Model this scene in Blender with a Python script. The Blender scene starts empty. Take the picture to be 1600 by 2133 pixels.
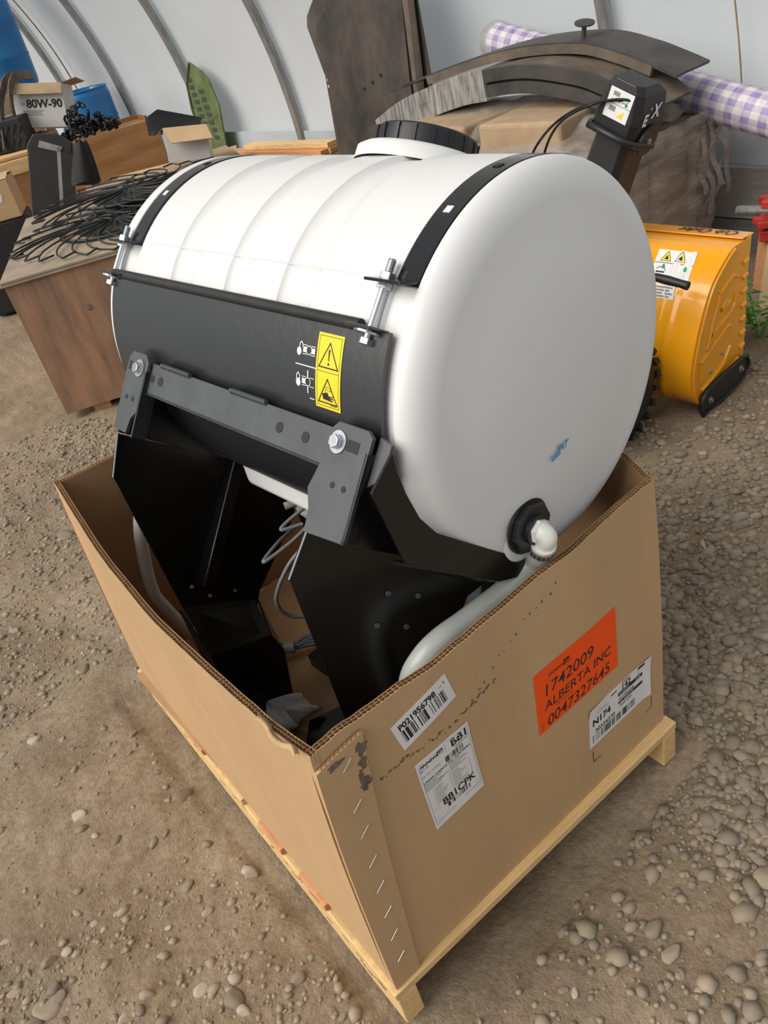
import bpy, math, random
import numpy as np
from mathutils import Vector, Matrix, Euler
random.seed(7); rng = np.random.default_rng(7)
S = bpy.context.scene; C = S.collection
PI = math.pi
def R(d): return math.radians(d)

# ------------------------------------------------------------------ camera, sky, sun, exposure
cd = bpy.data.cameras.new('camera'); cam = bpy.data.objects.new('camera', cd); C.objects.link(cam)
cd.sensor_fit = 'HORIZONTAL'; cd.sensor_width = 36.0; cd.lens = 36.0 * 1650 / 1600; cd.clip_start = 0.02
_f = 1650.0
_dn = Vector((600.0, 2329.5, _f)).normalized()
_r = Vector((2740.0, -1874.5, _f)); _X = (_r - _dn * _r.dot(_dn)).normalized(); _up = -_dn; _Y = _up.cross(_X)
_M = Matrix((_X, _Y, _up))                       # camera (x right, y down, z ahead) -> world
cx, cy, cz = _M @ Vector((1, 0, 0)), _M @ Vector((0, -1, 0)), _M @ Vector((0, 0, -1))
cam.matrix_world = Matrix(((cx.x, cy.x, cz.x, 0), (cx.y, cy.y, cz.y, 0), (cx.z, cy.z, cz.z, 1.65), (0, 0, 0, 1)))
S.camera = cam
W = bpy.data.worlds.new('world'); S.world = W; W.use_nodes = True
bg = W.node_tree.nodes['Background']; bg.inputs[0].default_value = (0.93, 0.97, 1.0, 1); bg.inputs[1].default_value = 0.41
sl = bpy.data.lights.new('sun', 'SUN'); so = bpy.data.objects.new('sun', sl); C.objects.link(so)
sl.energy = 3.05; sl.angle = R(55); sl.color = (1.0, 0.955, 0.88)
so.rotation_euler = Vector((0.76, -0.16, -0.66)).to_track_quat('-Z', 'Y').to_euler()
S.view_settings.view_transform = 'Standard'; S.view_settings.look = 'None'
S.view_settings.exposure = 0.16; S.view_settings.gamma = 1.0; S.view_settings.use_curve_mapping = False

# ------------------------------------------------------------------ materials
MT = {}
def mat(name, col, rough=0.6, metal=0.0, var=0.0, vs=8.0, col2=None, bump=0.0, bs=60.0, stretch=None, spec=0.5, detail=4.0, lo=0.35, hi=0.7, coat=0.0, trans=0.0):
    m = bpy.data.materials.new(name); m.use_nodes = True; nt = m.node_tree; N = nt.nodes; L = nt.links
    b = N['Principled BSDF']; b.inputs['Base Color'].default_value = (*col, 1); b.inputs['Roughness'].default_value = rough
    b.inputs['Metallic'].default_value = metal; b.inputs['Specular IOR Level'].default_value = spec
    if coat: b.inputs['Coat Weight'].default_value = coat; b.inputs['Coat Roughness'].default_value = 0.08
    if var or col2 or bump:
        tc = N.new('ShaderNodeTexCoord'); mp = N.new('ShaderNodeMapping'); L.new(tc.outputs['Object'], mp.inputs[0])
        if stretch: mp.inputs['Scale'].default_value = stretch
    if var or col2:
        n = N.new('ShaderNodeTexNoise'); n.inputs['Scale'].default_value = vs; n.inputs['Detail'].default_value = detail; n.inputs['Roughness'].default_value = 0.62
        L.new(mp.outputs[0], n.inputs[0])
        rp = N.new('ShaderNodeValToRGB'); c2 = col2 or tuple(max(0, c * (1 - var)) for c in col); c1 = col if col2 else tuple(min(1, c * (1 + var)) for c in col)
        rp.color_ramp.elements[0].position = lo; rp.color_ramp.elements[1].position = hi
        rp.color_ramp.elements[0].color = (*c2, 1); rp.color_ramp.elements[1].color = (*c1, 1)
        L.new(n.outputs[0], rp.inputs[0]); L.new(rp.outputs[0], b.inputs['Base Color'])
    if bump:
        n2 = N.new('ShaderNodeTexNoise'); n2.inputs['Scale'].default_value = bs; n2.inputs['Detail'].default_value = 5
        L.new(mp.outputs[0], n2.inputs[0]); bp = N.new('ShaderNodeBump'); bp.inputs['Strength'].default_value = bump; bp.inputs['Distance'].default_value = 0.01
        L.new(n2.outputs[0], bp.inputs['Height']); L.new(bp.outputs[0], b.inputs['Normal'])
    MT[name] = m; return m
def filmmat(name, col, clear, rough, scale, lo, hi, stretch=(1, 1, 1)):
    """clear stretch film: mix of transparent and pale dusty gloss, streaked"""
    m = mat(name, col, rough, bump=0.6, bs=25, stretch=stretch); nt = m.node_tree; N = nt.nodes; L = nt.links
    b = N['Principled BSDF']; out = N['Material Output']; tr = N.new('ShaderNodeBsdfTransparent'); mx = N.new('ShaderNodeMixShader')
    tc = N.new('ShaderNodeTexCoord'); mp = N.new('ShaderNodeMapping'); mp.inputs['Scale'].default_value = stretch; L.new(tc.outputs['Object'], mp.inputs[0])
    n = N.new('ShaderNodeTexNoise'); n.inputs['Scale'].default_value = scale; n.inputs['Detail'].default_value = 6; L.new(mp.outputs[0], n.inputs[0])
    mr = N.new('ShaderNodeMapRange'); mr.inputs[1].default_value = 0.35; mr.inputs[2].default_value = 0.7; mr.inputs[3].default_value = lo; mr.inputs[4].default_value = hi
    L.new(n.outputs[0], mr.inputs[0]); L.new(mr.outputs[0], mx.inputs[0]); L.new(tr.outputs[0], mx.inputs[1]); L.new(b.outputs[0], mx.inputs[2]); L.new(mx.outputs[0], out.inputs[0])
    return m
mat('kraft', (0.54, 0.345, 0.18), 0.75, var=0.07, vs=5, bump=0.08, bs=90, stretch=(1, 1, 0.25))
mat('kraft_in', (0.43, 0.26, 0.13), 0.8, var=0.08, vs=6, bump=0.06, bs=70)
mat('kraft_core', (0.42, 0.25, 0.12), 0.85, var=0.15, vs=40)
mat('kraft_dusty', (0.40, 0.28, 0.17), 0.8, var=0.15, vs=6, bump=0.1)
mat('kraft_tan', (0.56, 0.38, 0.21), 0.75, var=0.08, vs=6)
mat('pine', (0.78, 0.52, 0.24), 0.6, var=0.14, vs=7, bump=0.12, bs=40, stretch=(10, 1.2, 10))
mat('pine_x', (0.78, 0.52, 0.24), 0.6, var=0.14, vs=7, bump=0.12, bs=40, stretch=(1.2, 10, 10))
mat('pine_red', (0.62, 0.30, 0.14), 0.7, var=0.15, vs=9, stretch=(1, 8, 8))
mat('pine_old', (0.52, 0.36, 0.20), 0.75, var=0.2, vs=6, stretch=(1.5, 8, 8), bump=0.1)
mat('plywood', (0.40, 0.22, 0.125), 0.62, var=0.0, vs=2.6, col2=(0.17, 0.11, 0.08), stretch=(5, 5, 0.8), lo=0.3, hi=0.62, bump=0.06, bs=30)
mat('plywood_grey', (0.36, 0.28, 0.20), 0.8, var=0.2, vs=5, bump=0.1)
mat('plywood_gold', (0.47, 0.25, 0.10), 0.55, col2=(0.36, 0.17, 0.065), vs=2.0, stretch=(0.8, 3, 6), lo=0.4, hi=0.6)
mat('tank_white', (0.765, 0.76, 0.75), 0.42, var=0.015, vs=3, spec=0.4)
mat('cap_black', (0.014, 0.014, 0.016), 0.45, bump=0.05, bs=200)
mat('black_paint', (0.017, 0.018, 0.020), 0.36, bump=0.05, bs=70, spec=1.0)
mat('leg_black', (0.006, 0.006, 0.0065), 0.28, spec=0.45, bump=0.03, bs=50)
mat('black_gloss', (0.01, 0.01, 0.011), 0.16, spec=0.6)
mat('black_sky_sheen', (0.07, 0.075, 0.08), 0.42, var=0.15, vs=20, spec=0.6)  # black paint with the sky's reflection put into a paler base colour
mat('zinc', (0.62, 0.65, 0.68), 0.3, metal=0.9, var=0.1, vs=60)
mat('steel', (0.55, 0.54, 0.52), 0.35, metal=0.9)
mat('decal_yellow', (0.86, 0.66, 0.03), 0.45)
mat('ink_black', (0.012, 0.012, 0.014), 0.6)
mat('ink_white', (0.8, 0.8, 0.8), 0.5)
mat('ink_blue', (0.04, 0.28, 0.62), 0.6)
mat('ink_grey', (0.25, 0.24, 0.24), 0.6)
mat('ink_green', (0.02, 0.33, 0.12), 0.5)
mat('ink_red', (0.7, 0.05, 0.05), 0.5)
mat('paper', (0.78, 0.76, 0.76), 0.5, var=0.03, vs=20)
mat('paper_orange', (1.0, 0.10, 0.01), 0.7, spec=0.2)
mat('grime', (0.16, 0.12, 0.09), 0.9, var=0.4, vs=60)
mat('hose_clear', (0.41, 0.44, 0.41), 0.3, var=0.05, vs=10)
mat('nylon_white', (0.82, 0.82, 0.77), 0.35)
mat('nylon_dirty', (0.5, 0.43, 0.33), 0.6, var=0.3, vs=60)
mat('cable_grey', (0.16, 0.165, 0.17), 0.5)
mat('conduit_grey', (0.33, 0.35, 0.37), 0.5)
mat('blue_plastic', (0.03, 0.22, 0.5), 0.4, var=0.1, vs=4)
mat('drum_blue', (0.012, 0.17, 0.43), 0.4, var=0.12, vs=2.5)
mat('galv', (0.36, 0.36, 0.35), 0.45, metal=0.6, var=0.2, vs=12, stretch=(3, 3, 0.6))
mat('board_grey', (0.30, 0.28, 0.265), 0.8, var=0.16, vs=5, stretch=(1, 1.0, 8), bump=0.12)
mat('board_grey2', (0.20, 0.205, 0.21), 0.8, var=0.25, vs=6, stretch=(1, 1.5, 6), bump=0.12)
mat('sheet_grey', (0.50, 0.54, 0.57), 0.6, var=0.08, vs=4)
mat('dusty_black', (0.014, 0.013, 0.012), 0.6, col2=(0.085, 0.067, 0.052), vs=3.2, lo=0.3, hi=0.62, detail=7, bump=0.12, bs=30, stretch=(1, 1, 0.6))
MT['dusty_black'].node_tree.nodes['Color Ramp'].color_ramp.elements[0].color = (0.015, 0.014, 0.013, 1)
MT['dusty_black'].node_tree.nodes['Color Ramp'].color_ramp.elements[1].color = (0.10, 0.078, 0.06, 1)
mat('dusty_brown', (0.13, 0.10, 0.075), 0.8, var=0.3, vs=7, bump=0.1)
mat('rubber', (0.02, 0.02, 0.021), 0.6, var=0.2, vs=20)
mat('fender', (0.075, 0.067, 0.058), 0.55, col2=(0.03, 0.028, 0.026), vs=5)
mat('olive', (0.12, 0.165, 0.06), 0.6, var=0.3, vs=8)
mat('slot_dark', (0.05, 0.06, 0.045), 0.8)
mat('blower_yellow', (0.88, 0.365, 0.008), 0.26, spec=0.5, coat=0.5, bump=0.01, bs=10)
mat('chute_black', (0.017, 0.017, 0.019), 0.42, bump=0.06, bs=260)
mat('red_paint', (0.50, 0.035, 0.025), 0.55, var=0.2, vs=15)
mat('leaf', (0.10, 0.33, 0.045), 0.5, var=0.25, vs=15)
mat('bag_plastic', (0.82, 0.84, 0.83), 0.35, bump=0.3, bs=40)
mat('black_cloth', (0.018, 0.018, 0.018), 0.8, var=0.3, vs=15, bump=0.2, bs=50)
mat('carton_white', (0.62, 0.61, 0.59), 0.65, var=0.06, vs=8)
mat('tread', (0.14, 0.115, 0.088), 0.8, var=0.3, vs=10)
filmmat('wrap_film', (0.42, 0.36, 0.30), 0.5, 0.28, 5.0, 0.25, 0.8, (1, 1, 3))
filmmat('wrap_sleeve', (0.6, 0.58, 0.56), 0.5, 0.2, 9.0, 0.05, 0.4, (1, 6, 1))
filmmat('wrap_clear', (0.55, 0.53, 0.50), 0.5, 0.25, 9.0, 0.25, 0.75, (1, 6, 1))
mat('stone_tan', (0.34, 0.27, 0.195), 0.75, var=0.10, vs=18, bump=0.1, bs=60)
mat('stone_grey', (0.265, 0.218, 0.160), 0.75, var=0.12, vs=14, bump=0.1, bs=60)
mat('stone_pale', (0.43, 0.365, 0.285), 0.75, var=0.08, vs=18, bump=0.08, bs=60)
mat('stone_dark', (0.225, 0.18, 0.13), 0.75, var=0.15, vs=18, bump=0.1, bs=60)
mat('debris', (0.33, 0.24, 0.15), 0.85, var=0.2, vs=30)
# dirt: two tones of dust, damp patches with their own shapes
def dirt():
    m = bpy.data.materials.new('dirt'); m.use_nodes = True; nt = m.node_tree; N = nt.nodes; L = nt.links; b = N['Principled BSDF']; b.inputs['Roughness'].default_value = 0.95
    b.inputs['Specular IOR Level'].default_value = 0.15
    tc = N.new('ShaderNodeTexCoord')
    def noise(s, d, r=0.6):
        n = N.new('ShaderNodeTexNoise'); n.inputs['Scale'].default_value = s; n.inputs['Detail'].default_value = d; n.inputs['Roughness'].default_value = r; L.new(tc.outputs['Object'], n.inputs[0]); return n
    n1 = noise(2.2, 6); r1 = N.new('ShaderNodeValToRGB'); r1.color_ramp.elements[0].position = 0.36; r1.color_ramp.elements[1].position = 0.66
    r1.color_ramp.elements[0].color = (0.355, 0.272, 0.185, 1); r1.color_ramp.elements[1].color = (0.52, 0.41, 0.295, 1); L.new(n1.outputs[0], r1.inputs[0])
    n2 = noise(55, 4); r2 = N.new('ShaderNodeValToRGB'); r2.color_ramp.elements[0].position = 0.3; r2.color_ramp.elements[1].position = 0.72
    r2.color_ramp.elements[0].color = (0.72, 0.70, 0.68, 1); r2.color_ramp.elements[1].color = (1.08, 1.07, 1.05, 1); L.new(n2.outputs[0], r2.inputs[0])
    mx = N.new('ShaderNodeMix'); mx.data_type = 'RGBA'; mx.blend_type = 'MULTIPLY'; mx.inputs[0].default_value = 1.0
    L.new(r1.outputs[0], mx.inputs[6]); L.new(r2.outputs[0], mx.inputs[7]); L.new(mx.outputs[2], b.inputs['Base Color'])
    n3 = noise(120, 5, 0.7); bp = N.new('ShaderNodeBump'); bp.inputs['Strength'].default_value = 0.85; bp.inputs['Distance'].default_value = 0.014
    n4 = noise(28, 4); ad = N.new('ShaderNodeMath'); ad.operation = 'ADD'; L.new(n3.outputs[0], ad.inputs[0]); L.new(n4.outputs[0], ad.inputs[1])
    L.new(ad.outputs[0], bp.inputs['Height']); L.new(bp.outputs[0], b.inputs['Normal']); MT['dirt'] = m
dirt()
# greenhouse film: white, lets some daylight through
def film():
    m = bpy.data.materials.new('poly_film'); m.use_nodes = True; nt = m.node_tree; N = nt.nodes; L = nt.links; out = N['Material Output']; b = N['Principled BSDF']
    tc = N.new('ShaderNodeTexCoord'); n = N.new('ShaderNodeTexNoise'); n.inputs['Scale'].default_value = 0.9; n.inputs['Detail'].default_value = 5; L.new(tc.outputs['Object'], n.inputs[0])
    rp = N.new('ShaderNodeValToRGB'); rp.color_ramp.elements[0].position = 0.3; rp.color_ramp.elements[1].position = 0.6
    rp.color_ramp.elements[0].color = (0.78, 0.80, 0.80, 1); rp.color_ramp.elements[1].color = (0.86, 0.885, 0.90, 1); L.new(n.outputs[0], rp.inputs[0])
    L.new(rp.outputs[0], b.inputs['Base Color']); b.inputs['Roughness'].default_value = 0.5
    t = N.new('ShaderNodeBsdfTranslucent'); L.new(rp.outputs[0], t.inputs[0]); mx = N.new('ShaderNodeMixShader'); mx.inputs[0].default_value = 0.45
    L.new(b.outputs[0], mx.inputs[1]); L.new(t.outputs[0], mx.inputs[2]); L.new(mx.outputs[0], out.inputs[0]); MT['poly_film'] = m
film()

# ------------------------------------------------------------------ mesh helpers
class MB:
    def __init__(s): s.v = []; s.f = []; s.uv = None
    def add(s, vs, fs):
        o = len(s.v); s.v += [tuple(v) for v in vs]; s.f += [tuple(i + o for i in f) for f in fs]; return s
    def box(s, c, d, M=None):
        x, y, z = d[0] / 2, d[1] / 2, d[2] / 2
        vs = [Vector(p) for p in ((-x, -y, -z), (x, -y, -z), (x, y, -z), (-x, y, -z), (-x, -y, z), (x, -y, z), (x, y, z), (-x, y, z))]
        if M is not None: vs = [M @ v for v in vs]
        return s.add([v + Vector(c) for v in vs], [(3, 2, 1, 0), (4, 5, 6, 7), (0, 1, 5, 4), (1, 2, 6, 5), (2, 3, 7, 6), (3, 0, 4, 7)])
    def hexa(s, p8): return s.add(p8, [(3, 2, 1, 0), (4, 5, 6, 7), (0, 1, 5, 4), (1, 2, 6, 5), (2, 3, 7, 6), (3, 0, 4, 7)])
    def prism(s, pts, off):
        """closed polygon pts (3D, planar) extruded by vector off"""
        n = len(pts); a = [Vector(p) for p in pts]; b = [p + Vector(off) for p in a]
        nrm = sum(((a[i]).cross(a[(i + 1) % n]) for i in range(n)), Vector())
        fs = [(i, (i + 1) % n, n + (i + 1) % n, n + i) for i in range(n)] + [tuple(range(n))[::-1], tuple(range(n, 2 * n))]
        if nrm.dot(Vector(off)) < 0: fs = [f[::-1] for f in fs]
        return s.add(a + b, fs)
    def tube(s, pts, r, n=8, caps=True, flat=None):
        P = [Vector(p) for p in pts]; m = len(P); rs = r if isinstance(r, (list, tuple)) else [r] * m
        T = [(P[min(i + 1, m - 1)] - P[max(i - 1, 0)]).normalized() for i in range(m)]
        a = Vector((0, 0, 1)) if abs(T[0].z) < 0.9 else Vector((1, 0, 0)); nv = (a - T[0] * a.dot(T[0])).normalized(); vs = []
        for i in range(m):
            nv = (nv - T[i] * nv.dot(T[i])).normalized(); bv = T[i].cross(nv)
            for k in range(n):
                t = 2 * PI * k / n; vs.append(P[i] + nv * (math.cos(t) * rs[i]) + bv * (math.sin(t) * rs[i] * (flat or 1)))
        fs = [(i * n + k, i * n + (k + 1) % n, (i + 1) * n + (k + 1) % n, (i + 1) * n + k) for i in range(m - 1) for k in range(n)]
        if caps: fs += [tuple(range(n))[::-1], tuple((m - 1) * n + k for k in range(n))]
        return s.add(vs, fs)
    def lathe(s, prof, o, ax, n=32, a0=0.0, a1=2 * PI, ref=None):
        """prof: (height along ax, radius)"""
        ax = Vector(ax).normalized(); o = Vector(o); ref = Vector(ref) if ref else (Vector((0, 0, 1)) if abs(ax.z) < 0.9 else Vector((1, 0, 0)))
        e1 = (ref - ax * ref.dot(ax)).normalized(); e2 = ax.cross(e1); full = abs(a1 - a0 - 2 * PI) < 1e-6; m = n if full else n + 1; vs = []
        for h, r in prof:
            for k in range(m):
                t = a0 + (a1 - a0) * k / n; vs.append(o + ax * h + e1 * (math.cos(t) * r) + e2 * (math.sin(t) * r))
        fs = []
        for i in range(len(prof) - 1):
            for k in range(n):
                k2 = (k + 1) % m if full else k + 1; fs.append((i * m + k, i * m + k2, (i + 1) * m + k2, (i + 1) * m + k))
        return s.add(vs, fs)
    def grid(s, fn, nu, nv, closed=False):
        vs = [fn(i / nu, j / nv) for i in range(nu + 1) for j in range(nv + 1)]
        return s.add(vs, [(i * (nv + 1) + j, (i + 1) * (nv + 1) + j, (i + 1) * (nv + 1) + j + 1, i * (nv + 1) + j + 1) for i in range(nu) for j in range(nv)])
    def sheet(s, fn, nu, nv, t):
        """thick sheet: fn(u,v,h)"""
        o = len(s.v); A = [(i, j) for i in range(nu + 1) for j in range(nv + 1)]
        s.grid(lambda u, v: fn(u, v, 0), nu, nv); k = (nu + 1) * (nv + 1)
        q = len(s.f); s.grid(lambda u, v: fn(u, v, t), nu, nv)
        for i in range(q - nu * nv, q): s.f[i] = s.f[i][::-1]
        ix = lambda i, j: o + i * (nv + 1) + j
        for i in range(nu):
            s.f.append((ix(i, 0), ix(i + 1, 0), ix(i + 1, 0) + k, ix(i, 0) + k)); s.f.append((ix(i + 1, nv), ix(i, nv), ix(i, nv) + k, ix(i + 1, nv) + k))
        for j in range(nv):
            s.f.append((ix(0, j + 1), ix(0, j), ix(0, j) + k, ix(0, j + 1) + k)); s.f.append((ix(nu, j), ix(nu, j + 1), ix(nu, j + 1) + k, ix(nu, j) + k))
        return s
    def build(s, name, m, parent=None, smooth=None, bevel=0.0, sub=0, off=None, seg=2):
        me = bpy.data.meshes.new(name)
        v = s.v if off is None else [(p[0] + off[0], p[1] + off[1], p[2] + off[2]) for p in s.v]
        me.from_pydata(v, [], s.f); me.update()
        if m: me.materials.append(MT[m] if isinstance(m, str) else m)
        o = bpy.data.objects.new(name, me); C.objects.link(o); o.parent = parent
        if smooth is not None:
            me.polygons.foreach_set('use_smooth', [True] * len(me.polygons))
            if smooth < 179:
                try: me.set_sharp_from_angle(angle=R(smooth))
                except Exception: pass
        if bevel:
            b = o.modifiers.new('bevel', 'BEVEL'); b.width = bevel; b.segments = seg; b.limit_method = 'ANGLE'; b.angle_limit = R(40)
        if sub:
            b = o.modifiers.new('subsurf', 'SUBSURF'); b.levels = sub; b.render_levels = sub
        return o
def empty(name, loc=(0, 0, 0), rz=0.0):
    o = bpy.data.objects.new(name, None); C.objects.link(o); o.location = loc; o.rotation_euler = (0, 0, rz); return o
def tag(o, label=None, cat=None, group=None, kind=None):
    if label: o['label'] = label
    if cat: o['category'] = cat
    if group: o['group'] = group
    if kind: o['kind'] = kind
    return o
def dup(o, parent=None, loc=None, rot=None, scale=None, depth=0):
    c = o.copy(); C.objects.link(c); c.parent = parent
    if loc is not None: c.location = loc
    if rot is not None: c.rotation_euler = rot
    if scale is not None: c.scale = scale
    for ch in [x for x in o.children]: dup(ch, c)
    return c
def rotM(ax, d): return Matrix.Rotation(R(d), 3, ax)
def cat_spline(P, n=8):
    P = [Vector(p) for p in P]; Q = [P[0] * 2 - P[1]] + P + [P[-1] * 2 - P[-2]]; out = []
    for i in range(1, len(Q) - 2):
        for k in range(n):
            t = k / n; a, b, c, d = Q[i - 1:i + 3]
            out.append(0.5 * ((2 * b) + (c - a) * t + (2 * a - 5 * b + 4 * c - d) * t * t + (3 * b - a - 3 * c + d) * t ** 3))
    return out + [P[-1]]
def arc(c, r, a0, a1, n): return [(c[0] + r * math.cos(R(a0 + (a1 - a0) * i / n)), c[1] + r * math.sin(R(a0 + (a1 - a0) * i / n))) for i in range(n + 1)]
# value noise
_G = {}
def vnoise(x, y, scale, seed):
    if seed not in _G: _G[seed] = np.random.default_rng(seed).random((257, 257))
    g = _G[seed]; x = np.asarray(x) * scale; y = np.asarray(y) * scale
    xi = np.floor(x).astype(int); yi = np.floor(y).astype(int); fx = x - xi; fy = y - yi; fx = fx * fx * (3 - 2 * fx); fy = fy * fy * (3 - 2 * fy)
    a = g[xi % 256, yi % 256]; b = g[(xi + 1) % 256, yi % 256]; c = g[xi % 256, (yi + 1) % 256]; d = g[(xi + 1) % 256, (yi + 1) % 256]
    return (a * (1 - fx) + b * fx) * (1 - fy) + (c * (1 - fx) + d * fx) * fy
# flat print: 2D pieces laid on a surface through a mapping (a, b, h) -> point
def text2d(body, size, shear=0.0, offset=0.0, align='LEFT', sx=1.0):
    cu = bpy.data.curves.new('t', 'FONT'); cu.body = body; cu.size = size; cu.shear = shear; cu.offset = offset; cu.align_x = align; cu.resolution_u = 3
    ob = bpy.data.objects.new('t', cu); C.objects.link(ob)
    me = bpy.data.meshes.new_from_object(ob); v = [(p.co.x * sx, p.co.y) for p in me.vertices]; f = [tuple(p.vertices) for p in me.polygons]
    bpy.data.objects.remove(ob); bpy.data.curves.remove(cu); bpy.data.meshes.remove(me); return v, f
class Print:
    def __init__(s, fn): s.fn = fn; s.m = MB()
    def text(s, body, a, b, size, h=0.0012, ang=0.0, **k):
        v, f = text2d(body, size, **k); c, d = math.cos(R(ang)), math.sin(R(ang))
        s.m.add([s.fn(a + x * c - y * d, b + x * d + y * c, h) for x, y in v], f); return s
    def rect(s, a0, b0, a1, b1, h=0.0012, n=1, m=1):
        s.m.grid(lambda u, v: s.fn(a0 + (a1 - a0) * u, b0 + (b1 - b0) * v, h), n, m); return s
    def line(s, pts, w, h=0.0012, closed=False):
        P = [Vector(p) for p in pts]
        if closed: P.append(P[0])
        for p, q in zip(P, P[1:]):
            d = (q - p).normalized(); n = Vector((-d.y, d.x)) * (w / 2); p2, q2 = p - d * w / 2, q + d * w / 2
            k = max(1, int((q - p).length / 0.02))
            for i in range(k):
                a, b = p2.lerp(q2, i / k), p2.lerp(q2, (i + 1) / k); s.m.add([s.fn(*(x), h) for x in (a - n, b - n, b + n, a + n)], [(0, 1, 2, 3)])
        return s
    def poly(s, pts, h=0.0012): s.m.add([s.fn(p[0], p[1], h) for p in pts], [tuple(range(len(pts)))]); return s
    def bars(s, a0, b0, a1, b1, n, h=0.0012, seed=1):
        r = random.Random(seed); w = (a1 - a0) / n
        for i in range(n):
            if i in (0, n - 1) or r.random() < 0.62:
                ww = w * r.choice((0.45, 0.75, 1.05)); s.rect(a0 + i * w, b0, a0 + i * w + ww, b1, h)
        return s
    def build(s, name, m, parent): return s.m.build(name, m, parent)

# ------------------------------------------------------------------ setting: floor, film wall, hoops, baseboards
def gh(x, y):
    x = np.asarray(x, float); y = np.asarray(y, float)
    h = (vnoise(x, y, 1.7, 1) - .5) * .03 + (vnoise(x, y, 5, 2) - .5) * .016 + (vnoise(x, y, 14, 3) - .5) * .013 + (vnoise(x, y, 34, 4) - .5) * .010
    return h - 0.004 + np.clip((np.abs(x - .63) < .46) & (y > .6) & (y < 2), 0, 1) * -0.012
xs = np.concatenate([np.arange(-2.6, 2.4, .016), np.arange(2.4, 4.3, .04)])
ys = np.concatenate([np.arange(-1.2, 2.6, .016), np.arange(2.6, 5, .03), np.arange(5, 20, .12)])
gx, gy = np.meshgrid(xs, ys, indexing='ij'); gz = gh(gx, gy); nx, ny = gx.shape
me = bpy.data.meshes.new('floor'); me.vertices.add(nx * ny); me.vertices.foreach_set('co', np.stack([gx, gy, gz], -1).ravel().astype(np.float32))
ii = (np.arange(nx - 1)[:, None] * ny + np.arange(ny - 1)[None, :]).ravel(); q = np.stack([ii, ii + ny, ii + ny + 1, ii + 1], -1).ravel().astype(np.int32)
me.loops.add(len(q)); me.loops.foreach_set('vertex_index', q); me.polygons.add(len(ii)); me.polygons.foreach_set('loop_start', np.arange(0, len(q), 4, dtype=np.int32))
me.polygons.foreach_set('use_smooth', np.ones(len(ii), bool)); me.update(calc_edges=True); me.materials.append(MT['dirt'])
floor = bpy.data.objects.new('floor', me); C.objects.link(floor); tag(floor, 'bare tan dirt floor of the hoop shed', kind='structure')

RH = 3.8
def hoop_xz(z, inset=0.0):      # arch section: upright to 0.4 m, then a circle of radius 3.8 m
    if z <= .4: return 4.0 - inset, z
    t = (z - .4) / RH; return .2 + (RH - inset) * math.cos(t), .4 + (RH - inset) * math.sin(t)
wm = MB(); Ys = np.arange(-3, 20.01, .25)
def film_pt(u, v):
    a = v * 4.4; y = -3 + 23 * u; k = 0.5 + 0.5 * math.cos(2 * PI * (y - 2.9) / 1.53)
    x, z = hoop_xz(a, -0.02 - .03 * (1 - k)); return (x, y, z)
wm.grid(film_pt, 150, 26); wall = wm.build('wall_right', 'poly_film', None, smooth=180); tag(wall, 'white translucent plastic film wall of the hoop shed', kind='structure')
for i, y in enumerate([1.35, 2.9, 4.43, 5.97, 7.5, 9.02, 10.55, 12.1, 13.6]):
    h = MB(); P = [hoop_xz(z, .03) for z in np.linspace(0, 4.2, 40)]
    h.tube([(x, y, z) for x, z in P], .034, 10, flat=1.25)
    tag(h.build('trim_%d' % (i + 1), 'galv', None, smooth=60), 'galvanised steel hoop rib against the film', kind='structure')
rp = MB(); rp.tube([(hoop_xz(z, .02)[0], 2.2 - .02 * math.sin(z * 3), hoop_xz(z, .02)[1]) for z in np.linspace(.3, 3, 24)], .004, 5)
tag(rp.build('trim_10', 'debris', None), 'thin tan cord running down the film', kind='structure')
rp = MB(); rp.tube([(hoop_xz(z, .02)[0], 10.2 + .02 * math.sin(z * 3), hoop_xz(z, .02)[1]) for z in np.linspace(.3, 3, 24)], .008, 5)
tag(rp.build('trim_11', 'debris', None), 'thin tan cord on the film beside the tall blue drum', kind='structure')
bb = MB(); bb.box((3.975, 8, .3), (.02, 22, .62)); bb = bb.build('baseboard_right', 'sheet_grey', None); tag(bb, 'grey boarded base along the film wall', kind='structure')
for k, (z0, z1, m) in enumerate([(-.05, .17, 'board_grey2'), (.178, .43, 'board_grey')]):
    for j, (y0, y1) in enumerate([(-2.9, 3.05), (3.055, 7.4), (7.405, 13)]):
        p = MB(); p.box((3.945 - .006 * k, (y0 + y1) / 2, (z0 + z1) / 2), (.04, y1 - y0, z1 - z0)); p.build('plank', m, bb, bevel=.004)

# ------------------------------------------------------------------ pallet under the box
pal = empty('pallet', (.213, .701, 0), R(-2.5)); tag(pal, 'pale new pine pallet carrying the open cardboard box', 'pallet')
for x, y0 in ((.022, 0), (.41, .3), (.812, 0)):
    m = MB(); m.box((x, (y0 + 1.218) / 2, .0485), (.044, 1.215 - y0, .097)); m.build('stringer', 'pine', pal, bevel=.003)
ysd = [(.0, .14), (.235, .10), (.41, .10), (.59, .14), (.80, .10), (.975, .10), (1.08, .14)]
for y, w in ysd:
    m = MB(); m.box((.417, y + w / 2 + .0015, .108), (.838, w, .021)); m.build('deck_board', 'pine_x' if w > .12 else 'pine_red', pal, bevel=.002)
for y, w in ((.55, .1), (1.115, .1)):
    m = MB(); m.box((.417, y + w / 2, -.006), (.83, w, .016)); m.build('bottom_board', 'pine_old', pal, bevel=.002)
for k in range(26):         # dark splinter cracks in the near stringer's outer face
    y = .05 + 1.1 * random.random() ** 1.5; z = random.uniform(.03, .09)
    m = MB(); m.box((-.0004, y, z), (.0012, random.uniform(.01, .035), .0014), rotM('X', random.uniform(-14, -4))); m.build('crack', 'grime', pal)

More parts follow.
